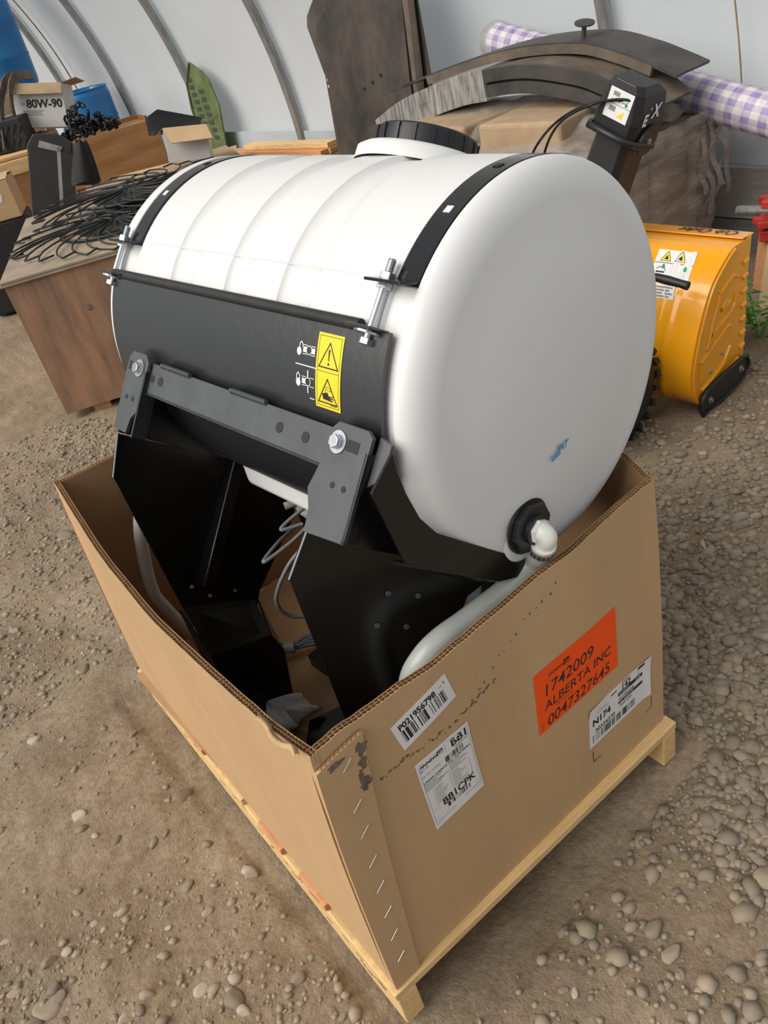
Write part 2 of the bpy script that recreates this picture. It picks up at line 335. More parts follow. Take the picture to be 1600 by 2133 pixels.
# ------------------------------------------------------------------ cardboard box
BZ, BT, TH = .121, .785, .013
def poly_at(P, t):
    P = [Vector(p) for p in P]; L = [0]
    for a, b in zip(P, P[1:]): L.append(L[-1] + (b - a).length)
    d = t * L[-1]
    for i in range(len(P) - 1):
        if d <= L[i + 1] + 1e-9: return P[i].lerp(P[i + 1], (d - L[i]) / max(1e-9, L[i + 1] - L[i]))
    return P[-1]
class Panel:
    def __init__(s, b0, b1, top, pw=1.5):
        s.b0, s.b1 = Vector(b0), Vector(b1); s.top = cat_spline([(*p, 0) for p in top], 8); s.top = [Vector((p.x, p.y)) for p in s.top]; s.pw = pw
        d = (s.b1 - s.b0).normalized(); s.n = Vector((d.y, -d.x)); s.len = (s.b1 - s.b0).length
        s.sd = int(abs(b0[0] * 7919 + b1[1] * 104729)) % 97
    def zt(s, t): return BT + .0035 * (float(vnoise(t * s.len, 3.3, 18, 30 + s.sd)) - .5) * 2 + .003 * (float(vnoise(t * s.len, 1.3, 60, 50 + s.sd)) - .5)
    def p(s, t, z, h):
        v = max(0, min(1.03, (z - BZ) / (BT - BZ))); q = s.b0.lerp(s.b1, t).lerp(poly_at(s.top, t), v ** s.pw) + s.n * h; return (q.x, q.y, z)
box = empty('cardboard_box', (.64, 1.30, BZ)); tag(box, 'large open double-wall cardboard box holding the white tank', 'box')
boff = (-.64, -1.30, -BZ)
def make_panel(pn, nm, t0=0.0, t1=1.0):
    m = MB(); nu = 48; nv = 10
    zz = lambda t, v: BZ + (pn.zt(t) - BZ) * v
    m.sheet(lambda u, v, h: pn.p(t0 + (t1 - t0) * u, zz(t0 + (t1 - t0) * u, v), h), nu, nv, -.0010)
    o = m.build(nm, 'kraft', box, smooth=40, off=boff)
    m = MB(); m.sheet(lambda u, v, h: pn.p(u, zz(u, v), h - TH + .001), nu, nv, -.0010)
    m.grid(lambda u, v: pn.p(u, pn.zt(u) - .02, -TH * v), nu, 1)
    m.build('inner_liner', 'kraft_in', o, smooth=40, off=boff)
    c = MB(); n = int(pn.len / .0085) * 6
    for k in range(2):
        def rib(u, v, k=k): 
            w = .5 - .5 * math.cos(2 * PI * u * n / 6); return pn.p(u, pn.zt(u) - .019 * v - .0004, -.0012 - .0056 * k - .0050 * w)
        c.grid(rib, n, 1)
    c.sheet(lambda u, v, h: pn.p(u, pn.zt(u) - .019 * v - .0003, -.0064 + h), nu, 1, -.0007)
    tag(c.build('corrugated_edge', 'kraft_core', o, off=boff), 'exposed double-wall fluting along the cut top edge')
    return o
FRONT = Panel((.222, .715), (1.038, .692), [(.239, .712), (.316, .711), (.46, .697), (.566, .697), (.68, .699), (.794, .694), (.915, .702), (1.03, .702)], 3)
LEFT = Panel((.272, 1.922), (.222, .715), [(.299, 1.872), (.268, 1.644), (.245, 1.46), (.233, 1.311), (.224, 1.162), (.225, 1.055), (.225, .97), (.228, .863), (.23, .802), (.239, .712)], 1.3)
RIGHT = Panel((1.038, .692), (1.06, 1.91), [(1.03, .702), (1.079, .811), (1.12, 1.05), (1.127, 1.35), (1.11, 1.65), (1.075, 1.87)], 1.6)
BACK = Panel((1.06, 1.91), (.272, 1.922), [(1.075, 1.87), (.75, 1.86), (.471, 1.852), (.299, 1.872)], 1.5)
pf = make_panel(FRONT, 'front_panel'); make_panel(LEFT, 'side_panel'); make_panel(RIGHT, 'side_panel'); make_panel(BACK, 'back_panel')
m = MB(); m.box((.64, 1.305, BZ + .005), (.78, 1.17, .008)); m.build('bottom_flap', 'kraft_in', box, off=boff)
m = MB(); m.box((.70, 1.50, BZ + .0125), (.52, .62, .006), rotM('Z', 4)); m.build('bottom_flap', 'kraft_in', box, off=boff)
# glued corner tab, wrapped round from the side panel and stapled to the front
def FP(u, z, h): return FRONT.p(max(-.02, u) / .8163, z, h)
tabw = lambda z: .058 + .030 * (z - .12) / .63
m = MB(); m.sheet(lambda u, v, h: FP(-.001 + tabw(.121 + .632 * v) * u, .121 + .632 * v + .012 * u * v, .0008 + h), 6, 20, .0062)
tab = m.build('corner_tab', 'kraft', box, smooth=40, off=boff)
c = MB(); n = 60
c.grid(lambda u, v: FP(.004 + .083 * u, .7555 + .012 * u - .012 * v, .001 + .0056 * (.5 - .5 * math.cos(2 * PI * u * 10))), n, 1)
c.build('corrugated_edge', 'kraft_core', tab, off=boff)
m = MB(); m.grid(lambda u, v: FP(.03 + .055 * u, .70 + .045 * v, .0078), 4, 4)
for (u, z) in [(.049, .727), (.046, .635), (.045, .572), (.042, .495), (.04, .424), (.037, .349), (.033, .278), (.03, .205)]:
    s = MB(); a, b = Vector(FP(u - .010, z - .008, .0085)), Vector(FP(u + .010, z + .009, .0085)); d = (b - a).normalized()
    s.tube([a + Vector((0, .005, 0)), a, a + d * .002, b - d * .002, b, b + Vector((0, .005, 0))], .0010, 6); s.build('staple', 'steel', tab, off=boff)
def blot(cu, cz, ru, rz, h, seed, par, mt='grime', n=26):
    r = random.Random(seed); ph = [r.uniform(0, 6.28) for _ in range(6)]; pts = []
    for i in range(n):
        t = 2 * PI * i / n; k = 1 + .22 * math.sin(3 * t + ph[0]) + .15 * math.sin(5 * t + ph[1]) + .12 * math.sin(9 * t + ph[2]); pts.append((cu + ru * k * math.cos(t), cz + rz * k * math.sin(t)))
    m = MB(); m.add([FP(cu, cz, h)] + [FP(p[0], p[1], h) for p in pts], [(0, i + 1, (i + 1) % n + 1) for i in range(n)]); m.build('grime_stain', mt, par, off=boff)
blot(.079, .737, .010, .013, .0078, 1, tab); blot(.076, .708, .007, .012, .0078, 2, tab); blot(.071, .668, .010, .015, .0078, 3, tab); blot(.032, .743, .014, .006, .0078, 4, tab); blot(.068, .690, .004, .008, .0078, 5, tab)
r = random.Random(5)
for i in range(46):         # scuffed line of dark ticks across the front
    t = i / 45; blot(.105 + .245 * t + r.gauss(0, .002), .642 + (-.012) * t + .045 * max(0, t - .6) + r.gauss(0, .0025), r.uniform(.0012, .0045), r.uniform(.0008, .003), .0007, 100 + i, pf, n=8)
for i in range(14): blot(.30 + .22 * i / 13 + r.gauss(0, .004), .66 + .085 * i / 13 + r.gauss(0, .006), r.uniform(.001, .003), r.uniform(.001, .004), .0007, 200 + i, pf, n=8)
def FPo(u, z, h): p = FP(u, z, h); return (p[0] + boff[0], p[1] + boff[1], p[2] + boff[2])
# shipping labels: own frame per label, (a, b) in metres from the lower left corner
def label_frame(p0, du, dv):
    """p0 lower-left (u,z); du, dv unit-less vectors so that (a,b) in 0..1"""
    return lambda a, b, h: FPo(p0[0] + du[0] * a + dv[0] * b, p0[1] + du[1] * a + dv[1] * b, h)
def label_sheet(fn, name, m, label, curl=None):
    s = MB(); rr = .03
    s.sheet(lambda u, v, h: fn(u, v, .0006 + h + (curl(u, v) if curl else 0)), 10, 8, .0005); o = s.build(name, m, box, smooth=30); o['label'] = label; return o
# 1: long barcode sticker
f1 = label_frame((.152, .660), (.114, .029), (-.016, .065)); l1 = label_sheet(f1, 'barcode_label', 'paper', 'white barcode sticker near the box corner')
w1 = .118; g1 = lambda a, b, h: f1(a / .118, b / .067, h)
Print(g1).text('P021956798', .010, .0435, .0190, offset=.0007, sx=.83).build('number', 'ink_black', l1); Print(g1).bars(.010, .012, .104, .041, 62, seed=3).build('barcode', 'ink_black', l1)
Print(g1).rect(.098, .050, .104, .052).rect(.108, .050, .111, .056).build('smudge', 'ink_grey', l1)
# 2: shipping sheet
f2 = label_frame((.174, .425), (.116, .005), (-.011, .186)); l2 = label_sheet(f2, 'shipping_label', 'paper', 'tall white shipping sheet headed BB1', lambda u, v: .004 * max(0, u + v - 1.7))
g2 = lambda a, b, h: f2(a / .116, b / .181, h + .004 * max(0, a / .116 + b / .181 - 1.7)); P = Print(g2)
P.text('BB1', .074, .155, .024, offset=.0008).text('FINNING', .006, .163, .0095, shear=.25, offset=.0004).text('BB1CPK', .028, .041, .0235, offset=.0007, sx=.92).text('1742009 ALBERTA INC. AGRITERRA', .004, .124, .0068, offset=.0002)
P.rect(.044, .162, .057, .172).text('BB1CPK', .005, .156, .0055).text('CRT NO. 12779661', .005, .140, .005).text('0047327645', .035, .108, .0045)
tag(P.build('print', 'ink_black', l2), kind='stuff'); Print(g2).text('CAT', .0455, .1635, .0078, h=.0016, offset=.0004).build('logo_letters', 'paper', l2)
P = Print(g2).bars(.056, .131, .096, .145, 40, seed=8).bars(.036, .028, .090, .040, 52, seed=9); P.build('barcode', 'ink_black', l2)
P = Print(g2)
for b in (.174, .154, .1225, .048, .026, .010): P.rect(.004, b, .112, b + .0006)
for a, b0, b1 in ((.004, .010, .174), (.112, .010, .174), (.056, .048, .105), (.062, .154, .174), (.018, .048, .1), (.101, .05, .1)): P.rect(a, b0, a + .0006, b1)
r = random.Random(4)
for i in range(9): P.rect(.021, .095 - i * .0048, .021 + r.uniform(.014, .028), .0965 - i * .0048); P.rect(.060, .098 - i * .0048, .060 + r.uniform(.014, .034), .0995 - i * .0048)
for i in range(5): P.rect(.004, .1195 - i * .004, .004 + r.uniform(.02, .045), .121 - i * .004); P.rect(.06, .1195 - i * .004, .06 + r.uniform(.02, .045), .121 - i * .004)
P.rect(.075, .168, .092, .1692).rect(.073, .018, .11, .0195).rect(.008, .015, .05, .0162).rect(.08, .148, .11, .1505); P.build('rules', 'ink_grey', l2)
# 3: orange handwritten label
f3 = label_frame((.438, .423), (.231, -.003), (.003, .157)); l3 = label_sheet(f3, 'address_label', 'paper_orange', 'fluorescent orange handwritten address label')
g3 = lambda a, b, h: f3(a / .231, b / .157, h); P = Print(g3)
P.text('1742009', .018, .086, .040, shear=.12, offset=.0002, sx=1.02).text('ALBERTA INC', .020, .050, .032, shear=.1, offset=.0002, sx=.98).text('0047327645', .022, .006, .038, shear=.15, offset=.0002, sx=.97)
P.text('FINNING', .036, .128, .0105, shear=.2, offset=.0002).rect(.078, .126, .094, .139).text('YOUR ORDER NO.', .162, .064, .0062).text('OUR INVOICE NO.', .047, .040, .0062).text('FC-10086', .011, .006, .005, ang=90)
P.build('handwriting', 'ink_black', l3); Print(g3).text('CAT', .0795, .128, .0096, h=.0016, offset=.0004).build('logo_letters', 'paper_orange', l3)
# 4: N174 label, curled corners
cu4 = lambda u, v: .010 * max(0, u + v - 1.72) + .006 * max(0, u - .93) * 8 * (1 - v) + .012 * max(0, (v - u) - .72)
f4 = label_frame((.568, .254), (.198, -.003), (.006, .112)); l4 = label_sheet(f4, 'freight_label', 'paper', 'white freight label marked N174 with curling edges', cu4)
g4 = lambda a, b, h: f4(a / .198, b / .112, h + cu4(a / .198, b / .112)); P = Print(g4)
P.text('N174', .010, .058, .025, offset=.0010).text('30334270', .018, .034, .0165, offset=.0004, sx=.95).text('142', .102, .0885, .021, offset=.0006).text('LB', .157, .090, .013).text('W1FINSAB', .094, .064, .0115, offset=.0002, sx=.9).text('SHP 07A', .098, .043, .0105, offset=.0002)
P.bars(.010, .010, .146, .031, 96, seed=5).rect(.092, .077, .172, .0875).rect(.092, .054, .172, .0625).rect(.150, .103, .178, .110)
P.text('vendor', .068, .098, .007, shear=.3, offset=.0004).text('ALBERTA INC C/O', .012, .090, .005).text('SHIP TO THE CARRIER', .012, .084, .005)
for i in range(5): P.rect(.105, .104 + i * .0016, .105 + .022 + .005 * (i % 2), .1046 + i * .0016)
tag(P.build('print', 'ink_black', l4), kind='stuff'); Print(g4).text('01/05/24', .096, .0795, .0085, h=.0016).text('12:08', .146, .0795, .0085, h=.0016).text('CO  M7421101', .095, .0555, .0075, h=.0016).build('reversed_print', 'paper', l4)
P = Print(FPo); P.line([(.576, .238), (.576, .205), (.600, .205)], .0016).line([(.772, .235), (.772, .204), (.752, .200)], .0016); P.build('crop_mark', 'ink_black', pf)
# torn curl of liner at the near top corner
m = MB(); m.sheet(lambda u, v, h: (.232 - .012 * v + .004 * math.sin(u * 9), .725 + .10 * u - .006 * v, BT + .001 + .012 * math.sin(PI * v * .8) * (1 - .3 * u) + .004 * math.sin(u * 14) + h), 14, 6, .0012)
m.build('torn_liner', 'kraft', box, smooth=60, off=boff)

# ------------------------------------------------------------------ tank and its steel frame, standing in the box
ZB = .137; ZA = 1.061; RT = .32
unit = empty('sprayer_tank', (.854, .8087, ZB), R(3.2)); tag(unit, 'white cylindrical sprayer tank strapped in a black steel cradle frame', 'tank')
uo = (0, 0, -ZB)
to_l = Matrix.Rotation(R(-3.2), 3, 'Z')
def wl(p): return to_l @ (Vector(p) - Vector((.854, .8087, 0)))      # world -> tank frame
def cyl(a, s, r): return (r * math.cos(R(a)), s, ZA + r * math.sin(R(a)))
def smooth_prof(P, n=6): return [(p.x, p.y) for p in cat_spline([(a, b, 0) for a, b in P], n)]
pr = [(-.078, .0005), (-.077, .06), (-.073, .13), (-.066, .20), (-.058, .245)]
pr += [(-.058 + .0 + .038 * (1 - math.cos(t)), .262 + .058 * math.sin(t)) for t in np.linspace(.1, PI / 2, 9)]
pr += [(-.019, .3195), (-.018, .314), (.024, .314), (.026, .3195)]
def groove(s0, s1): return [(s0, .32), (s0 + .007, .3115), ((s0 + s1) / 2, .3105), (s1 - .007, .3115), (s1, .32)]
pr += [(.06, .3205), (.10, .3205)]
for a, b in ((.184, .262), (.353, .411), (.514, .586)): pr += groove(a - .004, b + .004)
pr += [(.70, .3205), (.728, .3195), (.730, .314), (.782, .314), (.784, .3195)]
pr += [(.855 - .05 * (1 - math.sin(t)) + .0, .255 + .065 * math.cos(t)) for t in np.linspace(0, 1.45, 9)]
pr += [(.862, .22), (.872, .12), (.875, .0005)]
m = MB(); m.lathe(pr, (0, 0, ZA), (0, 1, 0), 128); tank = m.build('tank_body', 'tank_white', unit, smooth=50, off=uo)
# parting seam and moulded rings on the near end
m = MB(); m.tube([cyl(132.2, s, .3208) for s in np.linspace(.06, .70, 40)], .0007, 5); m.build('mould_seam', 'tank_white', tank, off=uo)
m = MB(); m.lathe([(.0, .176), (-.0025, .180), (-.0025, .184), (0, .188)], (0, -.0655, ZA), (0, 1, 0), 96); 
# beak for the drain fitting at the foot of the near end
m = MB()
def beak(u, v):
    t = PI * (v - .5) * 1.05; a = -118 + 0 * v; w = .075 * (1 - .25 * u); x = -.150 + w * math.sin(t); up = .85 + .012
    return (x, -.088 + .16 * (1 - u) * 0 + .0 + .17 * (1 - math.cos(t)) * .55 * 0 + u * 0, up)
bk = []
for k in range(25):
    t = 2 * PI * k / 24; bk.append((math.cos(t), math.sin(t)))
m.lathe([(.002, .0005), (.002, .046), (.004, .052), (.012, .060), (.04, .068), (.10, .075)], (-.122, -.061, .840), (0, 1, .0), 40)
m.build('fitting_boss', 'tank_white', tank, smooth=60, off=uo)
# drain sump under the belly
m = MB(); m.box((-.14, .43, .835), (.22, .34, .09)); m.build('sump', 'tank_white', tank, bevel=.02, off=uo, seg=4, smooth=60)
P = Print(lambda a, b, h: (-.048 + a, -.0765 - h, .955 + b + uo[2])); P.text('SAT', .0, .0, .016, shear=.5, offset=.0006, ang=-3).line([(-.012, -.006), (.008, -.004)], .004).line([(-.014, .0), (.002, .0)], .002); P.build('stamp', 'ink_blue', tank)
# filler neck and lid
la = 59; lc = Vector(cyl(la, .325, .30)); ln = Vector((math.cos(R(la)), 0, math.sin(R(la))))
m = MB(); m.lathe([(0, .124), (.022, .121), (.029, .110), (.031, .092), (.033, .084), (.050, .082)], lc, ln, 56); m.build('filler_neck', 'tank_white', unit, smooth=50, off=uo)
m = MB(); pl = []
N = 160
for h, r in ((.024, .086), (.024, .0905), (.050, .091), (.060, .0895), (.0635, .086), (.0635, .074), (.059, .071), (.059, .0005)): pl.append((h, r))
m.lathe(pl, lc, ln, 72); lid = m.build('lid', 'cap_black', unit, smooth=35, off=uo)
e1 = Vector((0, 1, 0)); e2 = ln.cross(e1)
for k in range(18):
    t = 2 * PI * k / 18; d = e1 * math.cos(t) + e2 * math.sin(t); s = MB(); M3 = Matrix((d, ln.cross(d), ln)).transposed(); s.box(lc + d * .0905 + ln * .042, (.006, .005, .036), M3); s.build('grip_rib', 'cap_black', lid, off=uo)
# cradle shell
m = MB(); m.sheet(lambda u, v, h: cyl(145 + 150 * u, -.004 + .792 * v, .3235 + h), 60, 10, .0055); cr = m.build('cradle_shell', 'black_paint', unit, smooth=40, off=uo)
m = MB(); m.tube([cyl(144.6, s, .331) for s in np.linspace(.052, .785, 24)], .0085, 10); m.build('rolled_edge', 'rubber', cr, smooth=60, off=uo)
for s in (.030, .765):
    m = MB(); m.box(cyl(145, s, .340), (.040, .050, .004), rotM('Y', 35)); m.build('rod_tab', 'black_paint', cr, bevel=.002, off=uo)
# straps with hanger rods
for i, s0 in enumerate((.003, .756)):
    m = MB(); m.sheet(lambda u, v, h: cyl(133.5 - 140 * u, s0 - .020 + .040 * v, .3155 + h), 48, 1, .0055); st = m.build('strap', 'black_gloss', unit, smooth=30, off=uo)
    M3 = rotM('Y', 22)
    q = Vector(cyl(133.6, s0 + .014, .334)); t = MB(); t.box(q, (.040, .068, .0042), M3); t.build('strap_foot', 'black_gloss', st, bevel=.001, off=uo)
    for aa in (112, 92): 
        t = MB(); c0 = Vector(cyl(aa, s0, .3216)); t.box(c0, (.012, .012, .0012), rotM('Y', 90 - aa)); t.build('slot', 'paper' if aa == 112 else 'ink_black', st, off=uo)
    a = Vector(cyl(128.5, s0 + .030, .333)); b = Vector(cyl(147.0, s0 + .030, .333)); d = (b - a).normalized()
    t = MB(); t.tube([a, b + d * .006], .0052, 10); rod = t.build('hanger_rod', 'zinc', unit, smooth=60, off=uo)
    th = MB()
    for k in range(12): th.lathe([(0, .0052), (.0012, .0064), (.0024, .0052)], a + d * (.001 + k * .0026), d, 10)
    th.build('thread', 'zinc', rod, off=uo)
    for k, dist in enumerate((.019, .031)):
        t = MB(); t.lathe([(0, .0005), (0, .0108), (.010, .0108), (.010, .0005)], a + d * dist, d, 6); t.build('nut', 'zinc', rod, bevel=.0008, off=uo)
    t = MB(); t.lathe([(0, .0005), (0, .021), (.003, .021), (.003, .0005)], b - d * .006, d, 20); t.build('washer', 'zinc', rod, off=uo)
    t = MB(); t.lathe([(0, .0005), (0, .0105), (.009, .0105), (.009, .0005)], b + d * .002, d, 6); t.build('nut', 'zinc', rod, bevel=.0008, off=uo)
# warning decal on the cradle: a along the tank towards the far end is -x of the picture, so run a towards the near end
def DC(a, b, h): return tuple(Vector(cyl(148.2 + (b / .3295) * 57.2958,   .136 - a, .3292 + h)) + Vector(uo))
YB = .108
m = MB(); m.sheet(lambda u, v, h: DC(.056 * u, YB * v, .0003 + h), 4, 12, .0004); dec = m.build('warning_decal', 'decal_yellow', cr, smooth=60); dec['label'] = 'yellow two-part hazard sticker'
b_ = lambda t: YB * (1 - t)        # t measured from bottom
P = Print(DC); hh = .0010
P.line([(.004, .004), (.052, .004), (.052, .104), (.004, .104)], .0007, hh, True).line([(.004, .054), (.052, .054)], .0007, hh)
P.line([(.028, .013), (.049, .048), (.007, .048)], .0019, hh, True).line([(.028, .064), (.049, .099), (.007, .099)], .0019, hh, True)
P.poly([(.0262, .022), (.0298, .022), (.0288, .038), (.0272, .038)], hh).poly([(.028 + .002 * math.cos(t), .0425 + .002 * math.sin(t)) for t in np.linspace(0, 2 * PI, 10)[:-1]], hh)
P.poly([(.016, .086), (.028, .083), (.031, .088), (.041, .087), (.041, .0885), (.032, .0895), (.042, .0905), (.042, .092), (.032, .0918), (.040, .094), (.039, .0955), (.018, .094)], hh)
P.line([(.025, .075), (.035, .077), (.035, .081), (.025, .079)], .0006, hh, True).line([(.0235, .079), (.0235, .085)], .0008, hh).rect(.034, .1005, .048, .1015, hh)
P.build('hazard_symbols', 'ink_black', dec)
P = Print(DC)
def lock(a, b, openl):
    P.poly([(a + .0055 * math.cos(t), b + .0062 * math.sin(t)) for t in np.linspace(0, 2 * PI, 14)[:-1]], .0006)
    o = .004 if openl else 0; P.line([(a + o - .0035, b - .004), (a + o - .0035, b - .011), (a + o, b - .0145), (a + o + .0035, b - .011), (a + o + .0035, b - (.004 if not openl else .008))], .0016, .0006)
def valve(a, b, on):
    for s in (-1, 1): P.line([(a - .014, b + s * .0065), (a - .005, b + s * .0065)], .001, .0006).line([(a + .005, b + s * .0065), (a + .014, b + s * .0065)], .001, .0006)
    P.line([(a + .0062 * math.cos(t), b + .0062 * math.sin(t)) for t in np.linspace(0, 2 * PI, 14)], .0011, .0006); P.rect(a - .014, b - .004, a - .006, b + .004, .0006)
    if on: P.rect(a + .006, b - .004, a + .014, b + .004, .0006)
    else: P.rect(a - .0012, b - .017, a + .0012, b - .006, .0006).rect(a - .0012, b + .006, a + .0012, b + .017, .0006)
lock(-.041, .034, True); valve(-.018, .030, True); lock(-.041, .080, False); valve(-.018, .076, False); P.line([(-.047, .053), (-.001, .053)], .0016, .0006).rect(-.014, .099, -.003, .1005, .0006)
P.build('lock_symbols', 'ink_white', dec)
# sloping rail and the two hanging brackets (plane tilted about 52 deg, facing up and forward)
bd = Vector((-.095, 0, -.122)).normalized(); bn = Vector((-.122, 0, .095)).normalized()
B0 = Vector((-.331, 0, 1.131))
def BP(s, t, h): return B0 + Vector((0, s, 0)) + bd * t + bn * h     # t down the slope
m = MB(); m.prism([BP(.655, .012, 0), BP(.02, .012, 0), BP(.02, .072, 0), BP(.655, .072, 0)], bn * -.006)
m.prism([BP(.655, .066, 0), BP(.02, .066, 0), BP(.02, .072, 0), BP(.655, .072, 0)], Vector((.055, 0, -.012)))
rail = m.build('mounting_rail', 'black_sky_sheen', unit, off=uo, bevel=.001)
def disc(o, n, r, h, k=20): return MB().lathe([(0, .0005), (0, r), (h, r), (h, .0005)], o, n, k)
for s in (.57, .60, .20, .135):
    disc(BP(s, .040, .0002), bn, .0085 if s != .6 else .007, .0006).build('bolt_hole', 'ink_black', rail, off=uo)
for s in (.50, .27):         # weld beads
    m = MB(); m.tube([BP(s + .05 * k / 12 - .025, .010 + .002 * (k % 2), .002) for k in range(25)], .0045, 6); m.build('weld_bead', 'black_sky_sheen', rail, off=uo, smooth=60)
for i, (s1, s0) in enumerate(((.076, -.010), (.685, .610))):
    if i == 0: pts = [(s0, .008), (s0 + .012, 0), (s1 - .014, 0), (s1, .014), (s1 + .002, .06), (s1 + .016, .105), (s1 + .002, .135), (s1, .168), (s0, .160), (s0, .03)]
    else: pts = [(s0, .014), (s0 + .014, 0), (s1 - .012, 0), (s1, .012), (s1 + .002, .045), (s1, .155), (s0 + .028, .155), (s0 + .022, .125), (s0, .105)]
    m = MB(); m.prism([BP(s, t, .010) for s, t in pts], bn * -.008); br = m.build('hanging_bracket', 'black_sky_sheen', unit, off=uo, bevel=.0012)
    sb = s1 - .024 if i == 0 else s0 + .026
    disc(BP(sb, .028, .010), bn, .0165, .003, 28).build('washer', 'zinc', br, off=uo, smooth=30)
    h = disc(BP(sb, .028, .013), bn, .0105, .009, 6).build('bolt_head', 'zinc', br, off=uo, bevel=.001)
    m = MB(); sl = -1 if i == 0 else 1; m.prism([BP(sb + sl * .018, .020, .0103), BP(sb + sl * .042, .020, .0103), BP(sb + sl * .042, .036, .0103), BP(sb + sl * .018, .036, .0103)], bn * .0004); m.build('slot', 'ink_black', br, off=uo)
    for ds, dt in ((.028, .088), (.052, .088)): disc(BP(s0 + ds, dt, .0101), bn, .0048, .0006, 14).build('bolt_hole', 'ink_black', br, off=uo)
    # return flange down the near side of the bracket
    m = MB(); m.prism([BP(s0, .03, .010), BP(s0, .158, .010), BP(s0, .158, -.02), BP(s0, .03, -.02)], (0, .005, 0)); m.build('flange', 'black_paint', br, off=uo)
m = MB(); m.prism([BP(-.010, .004, -.004), BP(-.034, .010, -.004), BP(-.034, .058, -.004), BP(-.010, .075, -.004)], bn * -.007); m.build('stop_plate', 'black_sky_sheen', unit, off=uo, bevel=.001)
# saddle plates under the cradle (square to the tank) and the legs below them
def arcpts(r, a0, a1, n): return [(r * math.cos(R(a0 + (a1 - a0) * i / n)), ZA + r * math.sin(R(a0 + (a1 - a0) * i / n))) for i in range(n + 1)]
for s, xr in ((-.010, -.06), (.660, -.02)):
    arcp = arcpts(.330, 172, 262, 20)
    pts = [(-.352, 1.10), (-.437, 1.012), (-.15, .748), (-.02, .705), (-.02, .725)] + arcp[::-1][1:]
    m = MB(); m.prism([(x, s, z) for x, z in pts], (0, .006, 0)); sd = m.build('saddle_plate', 'leg_black', unit, off=uo)
    if s > .5:
        m = MB(); m.lathe([(0, .0005), (0, .026), (.0005, .026)], (-.355, s - .0012, 1.035), (0, 1, 0), 24)
m = MB(); m.prism([(x, -.055, z) for x, z in [(-.352, 1.125), (-.352, 1.10), (-.345, 1.056), (-.331, 1.005), (-.306, .961), (-.256, .910), (-.19, .844), (-.144, .80), (-.09, .765), (-.09, .735), (-.195, .790), (-.375, .955), (-.40, 1.09)]], (0, .004, 0))
m.prism([(-.37, -.055, .950), (-.195, -.055, .790), (-.09, -.055, .735), (-.09, -.006, .715), (-.195, -.006, .765), (-.37, -.006, .935)], (-.003, 0, -.004)); m.build('end_lip', 'leg_black', unit, off=uo)
LA, LD = Vector((-.437, .071, 1.008)), Vector((-.15, -.010, .748)); ld = Vector((LD.x - LA.x, LD.y - LA.y, 0)).normalized(); lnn = Vector((ld.y, -ld.x, 0))
def LP(x, z, h=0.0): return Vector((x, LA.y + (x - LA.x) * ld.y / ld.x, z)) + lnn * h
m = MB(); m.prism([LP(*p) for p in [(-.437, 1.008), (-.484, .942), (-.474, .52), (-.440, .300), (-.440, .150), (-.30, .150), (-.27, .42), (-.300, .60), (-.215, .735), (-.150, .750)]], lnn * -.006)
leg = m.build('leg_plate', 'leg_black', unit, off=uo, bevel=.001)
m = MB(); m.tube([LP(-.438, 1.006, .0005), LP(-.485, .941, .0005)], .0016, 6); m.build('lit_edge', 'conduit_grey', leg, off=uo)  # pale strip painting the light caught on the plate's thickness
for x, z in [(-.307, .868), (-.239, .812), (-.348, .827), (-.301, .792), (-.38, .777), (-.333, .742)]: disc(LP(x, z, 0), lnn, .0048, .0035, 6).build('bolt_head', 'black_sky_sheen', leg, off=uo)
m = MB(); m.prism([LP(-.44, .146), LP(-.30, .146), LP(-.30, .146) + Vector((.0, .11, 0)), LP(-.40, .146) + Vector((-.02, .13, 0)), LP(-.44, .146) + Vector((-.02, .09, 0))], (0, 0, -.008)); m.build('foot_plate', 'leg_black', unit, off=uo)
m = MB(); m.prism([LP(-.415, .146) + Vector((-.02, .02, 0)), LP(-.415, .146) + Vector((-.02, .14, 0)), LP(-.415, .30) + Vector((.0, .10, 0)), LP(-.415, .34) + Vector((0, .02, 0))], (.006, 0, 0)); m.build('foot_gusset', 'leg_black', unit, off=uo)
m = MB(); m.prism([wl(p) for p in [(.428, 1.27, .150), (.48, 1.325, .150), (.562, 1.30, .150), (.56, .93, .150), (.43, .93, .150)]], (0, 0, -.008)); m.build('foot_plate', 'leg_black', unit, off=uo)
# far leg
sf = .672
m = MB(); m.prism([(x, sf, z) for x, z in [(-.436, 1.005), (-.481, .930), (-.468, .565), (-.44, .46), (-.30, .44), (-.284, .470), (-.125, .600), (-.09, .70)]], (0, .006, 0)); leg2 = m.build('leg_plate', 'leg_black', unit, off=uo, bevel=.001)
m = MB(); m.tube([(-.437, sf - .001, 1.005), (-.482, sf - .001, .930)], .0016, 6); m.build('lit_edge', 'conduit_grey', leg2, off=uo)  # same painted light along the far plate's edge
m = MB(); a, b = Vector((-.215, sf, .815)), Vector((-.410, sf, .60)); d = (b - a).normalized(); pr_ = Vector((d.z, 0, -d.x)) * .016
m.hexa([a - pr_, b - pr_, b - pr_ + Vector((0, -.045, 0)), a - pr_ + Vector((0, -.012, 0)), a + pr_, b + pr_, b + pr_ + Vector((0, -.045, 0)), a + pr_ + Vector((0, -.012, 0))]); m.build('stiffener', 'leg_black', leg2, off=uo, bevel=.003)
for x, z in [(-.245, .79), (-.15, .72), (-.43, .60), (-.40, .55), (-.34, .52)]: disc((x, sf, z), (0, -1, 0), .0048, .003, 6).build('bolt_head', 'nylon_dirty', leg2, off=uo)
m = MB()
fo = [(-.468, .565), (-.495, .50), (-.475, .35), (-.44, .142), (-.33, .142), (-.305, .30), (-.315, .42), (-.29, .47)]
